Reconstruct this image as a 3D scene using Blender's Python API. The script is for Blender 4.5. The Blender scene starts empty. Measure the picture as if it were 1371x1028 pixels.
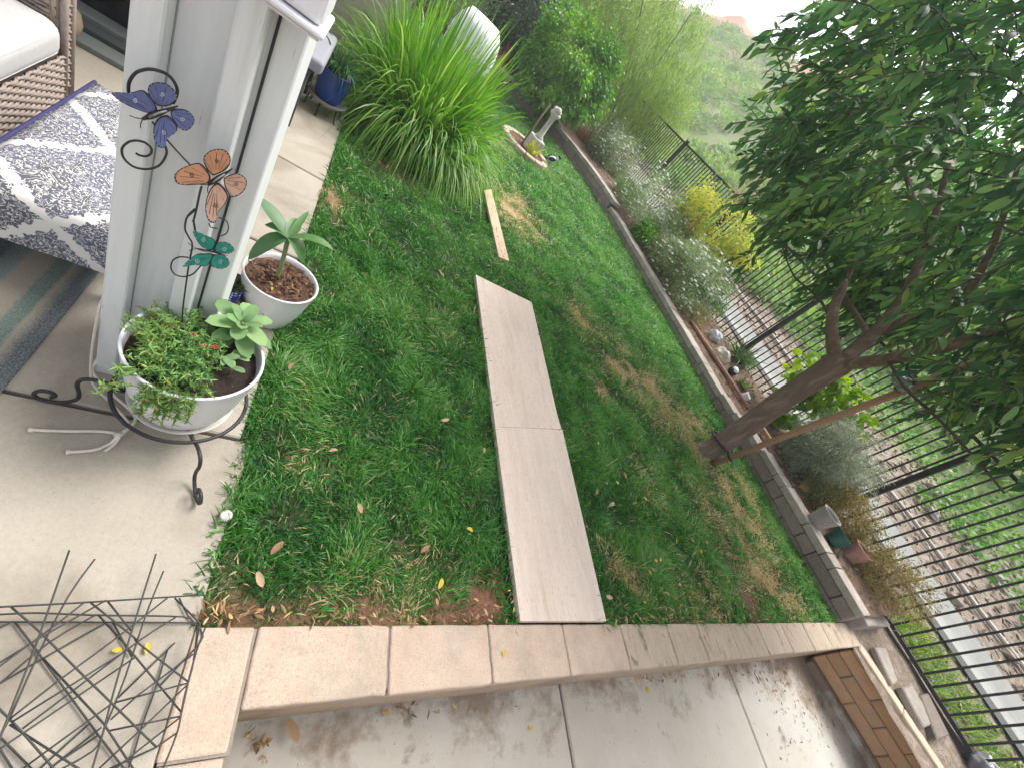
import bpy, bmesh, math, random
import numpy as np
from mathutils import Vector, Matrix, noise as mnoise
random.seed(7); RNG = np.random.default_rng(11)
SC = bpy.context.scene; COL = SC.collection
R_ = math.radians
# ---------------------------------------------------------------- camera
CAM_H = 1.6; FPX = 556.775; IW, IH = 1371.0, 1028.0
CR = np.array([[0.77973534, -0.13494957, 0.61139301],
               [0.30931094, -0.76598840, -0.56354992],
               [0.54437077, 0.62853034, -0.55552685]])   # world axes seen from the camera (right, down, forward)
cd = bpy.data.cameras.new('camera'); cam = bpy.data.objects.new('camera', cd); COL.objects.link(cam)
cd.sensor_fit = 'HORIZONTAL'; cd.sensor_width = 36; cd.lens = FPX / IW * 36; cd.clip_start = .02; cd.clip_end = 1500
mw = Matrix.Identity(4)
for i in range(3):
    mw[i][0] = CR[0, i]; mw[i][1] = -CR[1, i]; mw[i][2] = -CR[2, i]
mw[2][3] = CAM_H
cam.matrix_world = mw; SC.camera = cam
# ---------------------------------------------------------------- world, sun, exposure
SUN_EL, SUN_AZ = R_(58), R_(62)      # azimuth measured from +Y towards +X
w = bpy.data.worlds.new('World'); SC.world = w; w.use_nodes = True
nt = w.node_tree; nt.nodes.clear()
sky = nt.nodes.new('ShaderNodeTexSky'); sky.sky_type = 'NISHITA'; sky.sun_disc = False
sky.sun_elevation = SUN_EL; sky.sun_rotation = SUN_AZ
sky.air_density = 1.0; sky.dust_density = 4.0; sky.ozone_density = 1.0
hs = nt.nodes.new('ShaderNodeHueSaturation'); hs.inputs['Saturation'].default_value = .28
bg = nt.nodes.new('ShaderNodeBackground'); bg.inputs['Strength'].default_value = .15
wo = nt.nodes.new('ShaderNodeOutputWorld')
nt.links.new(sky.outputs[0], hs.inputs['Color']); nt.links.new(hs.outputs[0], bg.inputs[0]); nt.links.new(bg.outputs[0], wo.inputs[0])
sl = bpy.data.lights.new('sun', 'SUN'); sl.energy = 1.9; sl.angle = R_(30); sl.color = (1, .965, .91)
sun = bpy.data.objects.new('sun', sl); COL.objects.link(sun)
sd = Vector((math.sin(SUN_AZ) * math.cos(SUN_EL), math.cos(SUN_AZ) * math.cos(SUN_EL), math.sin(SUN_EL)))
sun.rotation_euler = sd.to_track_quat('Z', 'Y').to_euler(); sun.location = (0, 0, 30)
SC.view_settings.view_transform = 'Standard'; SC.view_settings.look = 'None'
SC.view_settings.exposure = 1.2; SC.view_settings.gamma = 1; SC.view_settings.use_curve_mapping = False
SC.cycles.max_bounces = 7; SC.cycles.diffuse_bounces = 4; SC.cycles.transparent_max_bounces = 6
SC.cycles.sample_clamp_indirect = 4

def at(px, py, z=None, x=None, y=None):
    """real place seen along a line of sight, on a known height / plane"""
    d = CR.T @ np.array([(px - IW / 2) / FPX, (py - IH / 2) / FPX, 1.0])
    t = (z - CAM_H) / d[2] if z is not None else (x / d[0] if x is not None else y / d[1])
    return Vector((d[0] * t, d[1] * t, CAM_H + d[2] * t))

# ---------------------------------------------------------------- materials
MATS = {}
def ramp(nt, src, stops):
    r = nt.nodes.new('ShaderNodeValToRGB'); e = r.color_ramp.elements
    while len(e) < len(stops): e.new(.5)
    for k, (p, c) in enumerate(stops):
        e[k].position = p; e[k].color = (*c, 1)
    nt.links.new(src, r.inputs[0]); return r.outputs[0]
def noise(nt, vec, scale, detail=5, rough=.6, dist=0):
    n = nt.nodes.new('ShaderNodeTexNoise'); n.inputs['Scale'].default_value = scale
    n.inputs['Detail'].default_value = detail; n.inputs['Roughness'].default_value = rough
    n.inputs['Distortion'].default_value = dist
    if vec is not None: nt.links.new(vec, n.inputs['Vector'])
    return n.outputs['Fac']
def mix(nt, fac, a, b):
    m = nt.nodes.new('ShaderNodeMix'); m.data_type = 'RGBA'
    if isinstance(fac, float): m.inputs[0].default_value = fac
    else: nt.links.new(fac, m.inputs[0])
    for s, k in ((a, 6), (b, 7)):
        if isinstance(s, tuple): m.inputs[k].default_value = (*s, 1)
        else: nt.links.new(s, m.inputs[k])
    return m.outputs[2]
def mth(nt, op, a, b=None):
    m = nt.nodes.new('ShaderNodeMath'); m.operation = op
    for k, s in enumerate((a, b)):
        if s is None: continue
        if isinstance(s, (int, float)): m.inputs[k].default_value = s
        else: nt.links.new(s, m.inputs[k])
    return m.outputs[0]
def base_mat(name):
    m = bpy.data.materials.new(name); m.use_nodes = True
    nt = m.node_tree; b = nt.nodes['Principled BSDF']
    return m, nt, b
def bump(nt, b, h, strength=.3, dist=.01):
    n = nt.nodes.new('ShaderNodeBump'); n.inputs['Strength'].default_value = strength; n.inputs['Distance'].default_value = dist
    nt.links.new(h, n.inputs['Height']); nt.links.new(n.outputs[0], b.inputs['Normal'])
def mat(name, c1, c2=None, scale=8, rough=.8, bs=None, bstr=.25, bd=.006, stain=None, sscale=1.5, spos=(.52, .68), metal=0, stretch=None, rnd=.0, speck=None, spec=.4, coord='Object', mott=None):
    """procedural surface: two-tone noise, optional stains, specks, per-piece value shift, bump"""
    if name in MATS: return MATS[name]
    m, nt, b = base_mat(name)
    c2 = c2 or tuple(v * .8 for v in c1)
    tc = nt.nodes.new('ShaderNodeTexCoord'); vec = tc.outputs[coord]
    if coord == 'World':
        pass
    if stretch:
        mp = nt.nodes.new('ShaderNodeMapping'); mp.inputs['Scale'].default_value = stretch
        nt.links.new(vec, mp.inputs[0]); vec = mp.outputs[0]
    if rnd or True:
        oi = nt.nodes.new('ShaderNodeObjectInfo')
        va = nt.nodes.new('ShaderNodeVectorMath'); va.operation = 'ADD'
        sc_ = nt.nodes.new('ShaderNodeMath'); sc_.operation = 'MULTIPLY'; sc_.inputs[1].default_value = 37.0
        nt.links.new(oi.outputs['Random'], sc_.inputs[0])
        nt.links.new(vec, va.inputs[0]); nt.links.new(sc_.outputs[0], va.inputs[1]); vec = va.outputs[0]
    f = noise(nt, vec, scale, 8, .65)
    col = ramp(nt, f, [(.32, c1), (.7, c2)])
    if stain:
        sf = noise(nt, vec, sscale, 7, .62, .6)
        sr = ramp(nt, sf, [(spos[0], (0, 0, 0)), (spos[1], (1, 1, 1))])
        col = mix(nt, sr, col, stain)
    if speck:
        v = noise(nt, vec, speck[1], 2, .5)
        vr = ramp(nt, v, [(speck[2], (0, 0, 0)), (speck[2] + .04, (1, 1, 1))])
        col = mix(nt, vr, col, speck[0])
    if mott:
        hm_ = nt.nodes.new('ShaderNodeHueSaturation')
        k1 = mth(nt, 'MULTIPLY', mth(nt, 'SUBTRACT', noise(nt, vec, mott[1], 3, .7), .5), mott[0] * 2.4)
        k2 = mth(nt, 'MULTIPLY', mth(nt, 'SUBTRACT', noise(nt, vec, mott[2], 4, .6), .5), mott[0] * 2.2)
        nt.links.new(mth(nt, 'ADD', mth(nt, 'ADD', k1, k2), 1.0), hm_.inputs['Value']); nt.links.new(col, hm_.inputs['Color']); col = hm_.outputs[0]
    if rnd:
        hv = nt.nodes.new('ShaderNodeHueSaturation')
        rr = mth(nt, 'ADD', mth(nt, 'MULTIPLY', oi.outputs['Random'], 2 * rnd), 1 - rnd)
        nt.links.new(rr, hv.inputs['Value']); nt.links.new(col, hv.inputs['Color']); col = hv.outputs[0]
    nt.links.new(col, b.inputs['Base Color'])
    b.inputs['Roughness'].default_value = rough; b.inputs['Metallic'].default_value = metal
    b.inputs['Specular IOR Level'].default_value = spec
    if bs: bump(nt, b, noise(nt, vec, bs, 6, .7), bstr, bd)
    MATS[name] = m; return m
def leaf_mat(name, stops, trans=.35, rough=.45, tcol=None, spec=.45):
    """leaf with a per-leaf tint (a colour of the leaf itself) and light passing through"""
    if name in MATS: return MATS[name]
    m, nt, b = base_mat(name)
    a = nt.nodes.new('ShaderNodeAttribute'); a.attribute_name = 'tint'
    oi = nt.nodes.new('ShaderNodeObjectInfo')
    tc = nt.nodes.new('ShaderNodeTexCoord')
    col = ramp(nt, a.outputs['Fac'], stops)
    nv = noise(nt, tc.outputs['Object'], 30, 3)
    hv = nt.nodes.new('ShaderNodeHueSaturation')
    nt.links.new(mth(nt, 'ADD', mth(nt, 'MULTIPLY', nv, .5), .75), hv.inputs['Value']); nt.links.new(col, hv.inputs['Color'])
    nt.links.new(hv.outputs[0], b.inputs['Base Color']); b.inputs['Roughness'].default_value = rough
    b.inputs['Specular IOR Level'].default_value = spec
    tr = nt.nodes.new('ShaderNodeBsdfTranslucent')
    ht = nt.nodes.new('ShaderNodeHueSaturation'); ht.inputs['Saturation'].default_value = 1.15; ht.inputs['Value'].default_value = 1.5
    nt.links.new(hv.outputs[0], ht.inputs['Color']); nt.links.new(ht.outputs[0], tr.inputs[0])
    ms = nt.nodes.new('ShaderNodeMixShader'); ms.inputs[0].default_value = trans
    nt.links.new(b.outputs[0], ms.inputs[1]); nt.links.new(tr.outputs[0], ms.inputs[2])
    nt.links.new(ms.outputs[0], nt.nodes['Material Output'].inputs['Surface'])
    MATS[name] = m; return m

M_PATIO = mat('patio_concrete', (.395, .355, .295), (.325, .29, .235), 3, .85, 120, .35, .003, (.22, .185, .14), 1.9, (.50, .74), speck=((.29, .255, .205), 150, .66), mott=(.14, 95, 12))
M_SLAB, nt, b = base_mat('weathered_concrete')
tc = nt.nodes.new('ShaderNodeTexCoord'); ob_ = tc.outputs['Object']; sx = nt.nodes.new('ShaderNodeSeparateXYZ'); nt.links.new(ob_, sx.inputs[0])
c_ = ramp(nt, noise(nt, ob_, 3, 8, .65), [(.3, (.47, .435, .38)), (.7, (.40, .36, .30))])
c_ = mix(nt, ramp(nt, noise(nt, ob_, 1.3, 4), [(.5, (0, 0, 0)), (.7, (.5, .5, .5))]), c_, (.44, .44, .42))
near_ = mth(nt, 'ADD', mth(nt, 'MULTIPLY', mth(nt, 'SMOOTH_MAX' if False else 'MAXIMUM', mth(nt, 'ADD', sx.outputs[1], .30), 0.0), .45), mth(nt, 'MULTIPLY', mth(nt, 'MAXIMUM', mth(nt, 'SUBTRACT', sx.outputs[0], 4.3), 0.0), .16))
dirt_ = ramp(nt, mth(nt, 'ADD', noise(nt, ob_, 4.5, 9, .68), near_), [(.63, (0, 0, 0)), (.80, (.9, .9, .9))])
c_ = mix(nt, dirt_, c_, (.20, .145, .10))
c_ = mix(nt, ramp(nt, noise(nt, ob_, 3.1, 7, .6, .4), [(.635, (0, 0, 0)), (.70, (.9, .9, .9))]), c_, (.16, .12, .09))
c_ = mix(nt, ramp(nt, noise(nt, ob_, 60, 3), [(.66, (0, 0, 0)), (.70, (1, 1, 1))]), c_, (.20, .16, .12))
nt.links.new(c_, b.inputs['Base Color']); b.inputs['Roughness'].default_value = .85; bump(nt, b, noise(nt, ob_, 90, 6, .7), .4, .003)
M_COPING = mat('coping_stone', (.51, .40, .32), (.45, .335, .255), 6, .88, 90, .8, .006, (.40, .33, .26), 5, (.50, .66), rnd=.08, speck=((.36, .255, .19), 190, .63), mott=(.2, 130, 9))
M_COPINGW = mat('worn_coping_stone', (.51, .41, .32), (.44, .345, .26), 7, .9, 60, .9, .010, (.24, .19, .125), 11, (.57, .65), rnd=.06, speck=((.36, .27, .19), 170, .62), mott=(.16, 120, 15), stretch=(1.8, .55, 1))
M_BOARD = mat('weathered_board', (.63, .525, .45), (.58, .47, .395), 4, .8, 40, .3, .002, (.45, .34, .25), 2.8, (.56, .80), stretch=(3, .35, 3), speck=((.36, .27, .195), 90, .64), mott=(.12, 70, 9))
M_PLANK = mat('plank_wood', (.55, .42, .30), (.45, .33, .23), 9, .8, 50, .3, .002, stretch=(6, .5, 6))
M_BLOCK = mat('wall_block', (.38, .335, .295), (.29, .25, .215), 14, .9, 70, .6, .006, (.44, .40, .35), 5, (.5, .7), rnd=.12, speck=((.12, .10, .09), 90, .66))
M_BLOCKB = mat('wall_block_brown', (.29, .235, .20), (.21, .17, .14), 14, .9, 70, .6, .006, rnd=.15, speck=((.09, .075, .06), 90, .64))
M_BRICK = mat('tan_brick', (.54, .335, .19), (.45, .27, .15), 9, .85, 60, .5, .005, (.42, .32, .23), 4, (.55, .7), rnd=.1)
M_SOIL = mat('soil', (.16, .10, .065), (.10, .062, .04), 12, .95, 40, .8, .02, (.23, .15, .10), 3, (.5, .7))
M_LAWNSOIL, nt, b = base_mat('lawn_soil')
tc = nt.nodes.new('ShaderNodeTexCoord'); a_d = nt.nodes.new('ShaderNodeAttribute'); a_d.attribute_name = 'thatch'; a_b = nt.nodes.new('ShaderNodeAttribute'); a_b.attribute_name = 'bare'
ls = ramp(nt, noise(nt, tc.outputs['Object'], 9, 6), [(.35, (.050, .060, .020)), (.7, (.032, .048, .015))])
th = ramp(nt, noise(nt, tc.outputs['Object'], 60, 5, .7), [(.35, (.24, .17, .08)), (.6, (.44, .33, .17))])
rd_ = ramp(nt, noise(nt, tc.outputs['Object'], 45, 6, .7), [(.35, (.13, .055, .03)), (.6, (.25, .115, .07))])
nt.links.new(mix(nt, a_b.outputs['Fac'], mix(nt, a_d.outputs['Fac'], ls, th), rd_), b.inputs['Base Color']); b.inputs['Roughness'].default_value = .95
bump(nt, b, noise(nt, tc.outputs['Object'], 60, 6, .7), .8, .015)
M_POTSOIL = mat('potting_soil', (.045, .030, .022), (.022, .015, .012), 60, .95, 90, 1, .012, speck=((.32, .28, .24), 75, .72))
M_BARK = mat('bark_mulch', (.13, .065, .04), (.05, .028, .02), 55, .9, 60, 1, .015, (.22, .12, .07), 30, (.5, .6))
M_WHITE = mat('white_paint', (.70, .715, .72), (.65, .665, .67), 6, .6, 80, .2, .003, (.56, .545, .51), 1.6, (.60, .80), stretch=(10, 10, .7), speck=((.50, .48, .44), 22, .72))
M_POT = mat('white_plastic', (.72, .71, .74), (.68, .67, .70), 4, .42, None, .25, .006, (.60, .57, .54), 6, (.60, .78), spec=.5, speck=((.42, .36, .30), 70, .72))
M_IRON = mat('black_iron', (.035, .031, .032), (.022, .02, .02), 20, .5, 120, .2, .001)
M_FENCE = mat('fence_black', (.018, .019, .020), (.026, .026, .027), 20, .45)
M_WIRE = mat('dark_wire', (.045, .045, .042), (.03, .03, .028), 30, .5)
M_ROPE = mat('white_rope', (.68, .64, .56), (.56, .52, .45), 60, .9, 300, .6, .002)
M_TRUNK = mat('bark', (.22, .155, .12), (.145, .10, .078), 10, .9, 45, .9, .012, (.29, .225, .18), 6, (.5, .65), stretch=(2.5, 2.5, .6))
M_STAKE = mat('stake_wood', (.38, .235, .145), (.29, .17, .105), 9, .8, 60, .4, .003, stretch=(4, 4, .4))
M_STUCCO = mat('stucco', (.50, .47, .43), (.45, .42, .385), 5, .9, 130, .5, .005)
M_GREYC = mat('swale_concrete', (.29, .295, .28), (.23, .235, .22), 5, .9, 70, .3, .004, (.24, .22, .19), 2, (.55, .7))
M_TERRA = mat('terracotta', (.50, .22, .12), (.42, .18, .10), 9, .85, 60, .2, .002)
M_ROCK = mat('rock', (.44, .40, .35), (.33, .30, .26), 8, .9, 40, .6, .01, rnd=.2)

# ---------------------------------------------------------------- object helpers
def tag(o, label=None, cat=None, group=None, kind=None):
    if label: o['label'] = label
    if cat: o['category'] = cat
    if group: o['group'] = group
    if kind: o['kind'] = kind
    return o
def thing(name, label, cat, loc=(0, 0, 0), group=None, rz=0):
    o = bpy.data.objects.new(name, None); COL.objects.link(o); o.location = loc; o.rotation_euler = (0, 0, rz); o.empty_display_size = .1
    return tag(o, label, cat, group)
def link(name, me, m=None, parent=None, smooth=False):
    if m is not None and not me.materials: me.materials.append(m)
    o = bpy.data.objects.new(name, me); COL.objects.link(o)
    if parent is not None:
        o.parent = parent
        o.matrix_parent_inverse = Matrix.Identity(4)
    if smooth:
        me.polygons.foreach_set('use_smooth', np.ones(len(me.polygons), bool))
    return o
def inst(name, me, parent, M):
    o = bpy.data.objects.new(name, me); COL.objects.link(o); o.parent = parent; o.matrix_basis = M; return o
def pyd(name, v, f, m=None, parent=None, smooth=False):
    me = bpy.data.meshes.new(name); me.from_pydata([tuple(p) for p in v], [], f); me.update()
    return link(name, me, m, parent, smooth)
def bm_obj(name, bm, m=None, parent=None, smooth=False):
    me = bpy.data.meshes.new(name); bm.to_mesh(me); bm.free(); return link(name, me, m, parent, smooth)
def box_bm(bm, lo, hi, bev=0, M=None, seg=1):
    c = [(a + b) / 2 for a, b in zip(lo, hi)]; s = [b - a for a, b in zip(lo, hi)]
    r = bmesh.ops.create_cube(bm, size=1, matrix=Matrix.Translation(c) @ Matrix.Diagonal((*s, 1)))
    if bev:
        es = list({e for v in r['verts'] for e in v.link_edges})
        bmesh.ops.bevel(bm, geom=es, offset=bev, segments=seg, profile=.5, affect='EDGES')
    if M: bmesh.ops.transform(bm, matrix=M, verts=bm.verts)
def box(name, lo, hi, m, parent=None, bev=0, M=None, seg=1):
    bm = bmesh.new(); box_bm(bm, lo, hi, bev, M, seg); return bm_obj(name, bm, m, parent)
def rounded_box(name, lo, hi, r, m, parent=None, cuts=14, puff=.0):
    bm = bmesh.new(); lo, hi = Vector(lo), Vector(hi); c = (lo + hi) / 2; h = (hi - lo) / 2
    bmesh.ops.create_cube(bm, size=2); bmesh.ops.subdivide_edges(bm, edges=bm.edges, cuts=cuts, use_grid_fill=True)
    for v in bm.verts:
        q = Vector([v.co[i] * h[i] for i in range(3)])
        inn = Vector([max(-h[i] + r, min(h[i] - r, math.sin(v.co[i] * math.pi / 2) * h[i])) for i in range(3)])
        q = Vector([math.sin(v.co[i] * math.pi / 2) * h[i] for i in range(3)]); d = q - inn
        if d.length > 1e-7: q = inn + d.normalized() * r
        q.z += puff * (1 - (q.x / h.x) ** 2) * (1 - (q.y / h.y) ** 2) * (1 if q.z > 0 else 0) + .0025 * mnoise.noise(q * 9)
        v.co = c + q
    return bm_obj(name, bm, m, parent, True)
def tube_data(pts, r, n=6, cap=True):
    pts = [Vector(p) for p in pts]; N = len(pts)
    rs = r if isinstance(r, (list, tuple)) else [r] * N
    V, F = [], []; up = None
    for i in range(N):
        t = (pts[min(i + 1, N - 1)] - pts[max(i - 1, 0)])
        t = t.normalized() if t.length > 1e-9 else Vector((0, 0, 1))
        if up is None:
            up = Vector((0, 0, 1)) if abs(t.z) < .9 else Vector((1, 0, 0))
        a = t.cross(up); a = a.normalized() if a.length > 1e-6 else t.orthogonal().normalized()
        b = a.cross(t).normalized(); up = b
        for k in range(n):
            g = 2 * math.pi * k / n
            V.append(pts[i] + (a * math.cos(g) + b * math.sin(g)) * rs[i])
    for i in range(N - 1):
        for k in range(n):
            k2 = (k + 1) % n
            F.append((i * n + k, (i + 1) * n + k, (i + 1) * n + k2, i * n + k2))
    if cap:
        F.append(tuple(range(n))); F.append(tuple((N - 1) * n + k for k in reversed(range(n))))
    return V, F
def tube(name, pts, r, m, parent=None, n=6):
    V, F = tube_data(pts, r, n); return pyd(name, V, F, m, parent, True)
def tubes(name, runs, m, parent=None, n=5):
    V, F = [], []
    for pts, r in runs:
        v, f = tube_data(pts, r, n); o = len(V); V += v; F += [tuple(i + o for i in q) for q in f]
    return pyd(name, V, F, m, parent, True)
def smooth_pts(pts, k=6):
    P = [Vector(p) for p in pts]; out = []
    for i in range(len(P) - 1):
        p0 = P[max(i - 1, 0)]; p1 = P[i]; p2 = P[i + 1]; p3 = P[min(i + 2, len(P) - 1)]
        for j in range(k):
            t = j / k
            out.append(.5 * ((2 * p1) + (p2 - p0) * t + (2 * p0 - 5 * p1 + 4 * p2 - p3) * t * t + (3 * p1 - p0 - 3 * p2 + p3) * t ** 3))
    out.append(P[-1]); return out
def lathe(name, prof, m, parent=None, n=40, M=None, jit=0):
    V, F = [], []; L = len(prof)
    for i in range(n):
        a = 2 * math.pi * i / n
        for r, z in prof:
            V.append(Vector((r * math.cos(a), r * math.sin(a), z + (random.uniform(-jit, jit) if jit else 0))))
    for i in range(n):
        j = (i + 1) % n
        for k in range(L - 1):
            F.append((i * L + k, j * L + k, j * L + k + 1, i * L + k + 1))
    if M: V = [M @ v for v in V]
    o = pyd(name, V, F, m, parent, True)
    bm = bmesh.new(); bm.from_mesh(o.data); bmesh.ops.remove_doubles(bm, verts=bm.verts, dist=1e-5)
    bmesh.ops.recalc_face_normals(bm, faces=bm.faces); bm.to_mesh(o.data); bm.free()
    o.data.polygons.foreach_set('use_smooth', np.ones(len(o.data.polygons), bool)); return o
def np_mesh(name, V, loops, sizes, m, parent=None, tint=None, smooth=True):
    me = bpy.data.meshes.new(name)
    V = np.ascontiguousarray(V, np.float32).reshape(-1, 3)
    me.vertices.add(len(V)); me.vertices.foreach_set('co', V.ravel())
    me.loops.add(len(loops)); me.loops.foreach_set('vertex_index', np.ascontiguousarray(loops, np.int32))
    st = np.concatenate([[0], np.cumsum(sizes)[:-1]]).astype(np.int32)
    me.polygons.add(len(sizes)); me.polygons.foreach_set('loop_start', st)
    try: me.polygons.foreach_set('loop_total', np.ascontiguousarray(sizes, np.int32))
    except Exception: pass
    me.update(calc_edges=True)
    if tint is not None:
        a = me.attributes.new('tint', 'FLOAT', 'POINT'); a.data.foreach_set('value', np.ascontiguousarray(tint, np.float32))
    me.validate()
    return link(name, me, m, parent, smooth)
def unit(a): return a / np.maximum(np.linalg.norm(a, axis=-1, keepdims=True), 1e-9)
def ribbons(name, P, D, L, Wd, bend, m, parent=None, tint=None, segs=3, shape='blade', fold=.0, side=None):
    """many blades or leaves: start P, direction D, length L, width Wd, droop 'bend' (towards the ground)"""
    N = len(P); P = np.asarray(P, float); D = unit(np.asarray(D, float)); L = np.broadcast_to(L, (N,)).astype(float); Wd = np.broadcast_to(Wd, (N,)).astype(float)
    bend = np.broadcast_to(bend, (N,)).astype(float)
    if side is None:
        rv = unit(RNG.normal(size=(N, 3))); S = unit(np.cross(D, rv))
    else: S = unit(np.cross(D, np.asarray(side, float)))
    Nn = unit(np.cross(S, D))
    rows = segs + 1; cols = 3 if fold else 2
    V = np.zeros((N, segs * cols + 1, 3)); down = np.array([0, 0, -1.0])
    prof = {'blade': lambda t: .9 * (1 - t ** 2.2) + .1, 'leaf': lambda t: max(.10, math.sin(math.pi * min(1, t * .86 + .10)) ** .8), 'oval': lambda t: max(.16, math.sin(math.pi * min(1, t * .78 + .12)) ** .6)}[shape]
    for r in range(rows):
        t = r / segs
        c = P + D * (L * t)[:, None] + down * (bend * L * t * t)[:, None]
        c = P + (c - P) * (1 / (1 + .45 * np.abs(bend) * t))[:, None]
        if r == segs: V[:, segs * cols] = c; continue
        hw = (Wd * .5 * prof(t))[:, None]
        if fold:
            V[:, r * 3] = c - S * hw + Nn * hw * fold; V[:, r * 3 + 1] = c; V[:, r * 3 + 2] = c + S * hw + Nn * hw * fold
        else:
            V[:, r * 2] = c - S * hw; V[:, r * 2 + 1] = c + S * hw
    f4, f3 = [], []
    for r in range(segs - 1):
        for k in range(cols - 1):
            f4.append((r * cols + k, r * cols + k + 1, (r + 1) * cols + k + 1, (r + 1) * cols + k))
    for k in range(cols - 1): f3.append(((segs - 1) * cols + k, (segs - 1) * cols + k + 1, segs * cols))
    nv = segs * cols + 1; off = (np.arange(N) * nv)[:, None, None]
    l4 = (np.array(f4, int)[None] + off).reshape(-1) if f4 else np.zeros(0, int)
    l3 = (np.array(f3, int)[None] + off).reshape(-1)
    loops = np.concatenate([l4, l3]); sizes = np.concatenate([np.full(N * len(f4), 4), np.full(N * len(f3), 3)])
    if tint is None: tint = RNG.random(N)
    return np_mesh(name, V, loops, sizes, m, parent, np.repeat(np.asarray(tint, float), nv))
def sheet(name, xs, ys, zf, m, parent=None, inside=None):
    V = [(x, y, zf(x, y)) for y in ys for x in xs]; nx = len(xs); F = []
    for j in range(len(ys) - 1):
        for i in range(nx - 1):
            if inside is None or inside((xs[i] + xs[i + 1]) / 2, (ys[j] + ys[j + 1]) / 2):
                F.append((j * nx + i, j * nx + i + 1, (j + 1) * nx + i + 1, (j + 1) * nx + i))
    return pyd(name, V, F, m, parent, True)
def n2(x, y, s=1.0, o=0.0): return mnoise.noise(Vector((x * s, y * s, o)))
def nvec(P, s, o=0.0): return np.array([mnoise.noise(Vector((p[0] * s, p[1] * s, o))) for p in P])

# ---------------------------------------------------------------- ground, lawn, hillside
WALL = [(5.33, .34), (5.33, 1.3), (5.30, 2.2), (5.25, 3.2), (5.22, 4.5), (5.19, 6), (5.14, 7.5), (5.02, 8.7), (4.72, 9.7), (4.36, 10.3), (3.8, 10.9), (3.1, 11.2), (2.3, 11.3)]
def wall_x(y):
    for (x0, y0), (x1, y1) in zip(WALL, WALL[1:]):
        if y0 <= y <= y1: return x0 + (x1 - x0) * (y - y0) / (y1 - y0)
    return WALL[0][0] if y < WALL[0][1] else 2.3
def wall_h(y):
    if y < 2.1: return .245
    if y < 3.0: return .245 - .095 * (y - 2.1) / .9
    return .15 if y < 7.9 else .27
tag(sheet('ground', [-60, -8, 0, 6.6], [-60, -4, 0, 5, 14, 160], lambda x, y: -.62, M_SOIL), kind='structure')
LAWN = tag(sheet('lawn', list(np.linspace(.12, 5.5, 120)), list(np.linspace(.33, 12.9, 220)), lambda x, y: -.022 + .012 * n2(x, y, 2.5), M_LAWNSOIL,
          inside=lambda x, y: x < wall_x(y) + .12), kind='structure')
def bed_z(x, y):
    h = wall_h(y) - .05
    t = min(1, max(0, (x - wall_x(y)) / max(.3, 6.6 - wall_x(y))))
    return h + (.30 - h) * t + .02 * n2(x, y, 3, 5)
tag(sheet('planting_bed', list(np.linspace(2.2, 6.63, 46)), list(np.linspace(.34, 12.9, 80)), bed_z, M_SOIL,
          inside=lambda x, y: x > wall_x(y) + .06), kind='structure')
tag(sheet('dirt_strip', list(np.linspace(5.45, 6.64, 14)), list(np.linspace(-3, .36, 24)), lambda x, y: -.02 + .06 * max(0, x - 5.9) + .03 * n2(x, y, 4, 2),
          mat('gravelly_dirt', (.30, .235, .18), (.20, .15, .11), 20, .95, 50, 1, .02, (.38, .31, .25), 9, (.52, .64), speck=((.09, .06, .045), 45, .63))), kind='structure')
def hill_z(x, y):
    b = .06 + .2 * (x - 6.65) if x < 12 else 1.13 + .2 * (x - 12) + .36 * max(0, x - 13) ** 1.0
    if x > 39: b = 1.13 + 5.4 + .36 * 26 - .03 * (x - 39)
    n = n2(x, y, .09, 3) * min(2.2, max(0, (x - 10) * .12)) + n2(x, y, .35, 8) * min(.7, max(0, (x - 10) * .05)) + n2(x, y, 1.8, 1) * .03
    return b + n
hm, hnt, hb = base_mat('hillside_earth')
tc = hnt.nodes.new('ShaderNodeTexCoord'); sx = hnt.nodes.new('ShaderNodeSeparateXYZ'); hnt.links.new(tc.outputs['Object'], sx.inputs[0])
dirt = ramp(hnt, noise(hnt, tc.outputs['Object'], 7, 9, .75), [(.34, (.15, .115, .085)), (.5, (.27, .22, .17)), (.68, (.40, .35, .29))])
grn = ramp(hnt, noise(hnt, tc.outputs['Object'], .55, 9, .72), [(.3, (.14, .19, .07)), (.45, (.22, .24, .13)), (.6, (.18, .28, .07)), (.75, (.32, .27, .18))])
red = ramp(hnt, noise(hnt, tc.outputs['Object'], .3, 8, .7), [(.35, (.42, .22, .15)), (.55, (.50, .30, .21)), (.7, (.62, .50, .38))])
f1 = ramp(hnt, mth(hnt, 'ADD', mth(hnt, 'MULTIPLY', sx.outputs[0], .05), mth(hnt, 'MULTIPLY', noise(hnt, tc.outputs['Object'], .8, 5), .3)), [(1.0 / 1, (0, 0, 0)), (1.0, (1, 1, 1))])
for e, p in zip(f1.node.color_ramp.elements, (.69, .77)): e.position = p
f1.node.color_ramp.elements[0].color = (0, 0, 0, 1); f1.node.color_ramp.elements[1].color = (1, 1, 1, 1)
f2 = ramp(hnt, mth(hnt, 'ADD', mth(hnt, 'MULTIPLY', sx.outputs[2], .05), mth(hnt, 'MULTIPLY', noise(hnt, tc.outputs['Object'], .12, 5), .3)), [(.72, (0, 0, 0)), (.80, (1, 1, 1))])
hnt.links.new(mix(hnt, f2, mix(hnt, f1, dirt, grn), red), hb.inputs['Base Color']); hb.inputs['Roughness'].default_value = .95
bump(hnt, hb, noise(hnt, tc.outputs['Object'], 14, 8, .8), .9, .05)
hx = list(np.linspace(6.66, 13, 50)) + list(np.linspace(13.6, 42, 60)) + [46, 55, 80]
hy = [-60, -30, -15, -8] + list(np.linspace(-5, 16, 90)) + list(np.linspace(17, 70, 60)) + [80, 110, 160]
tag(sheet('hillside', hx, hy, hill_z, hm), kind='structure')

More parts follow.
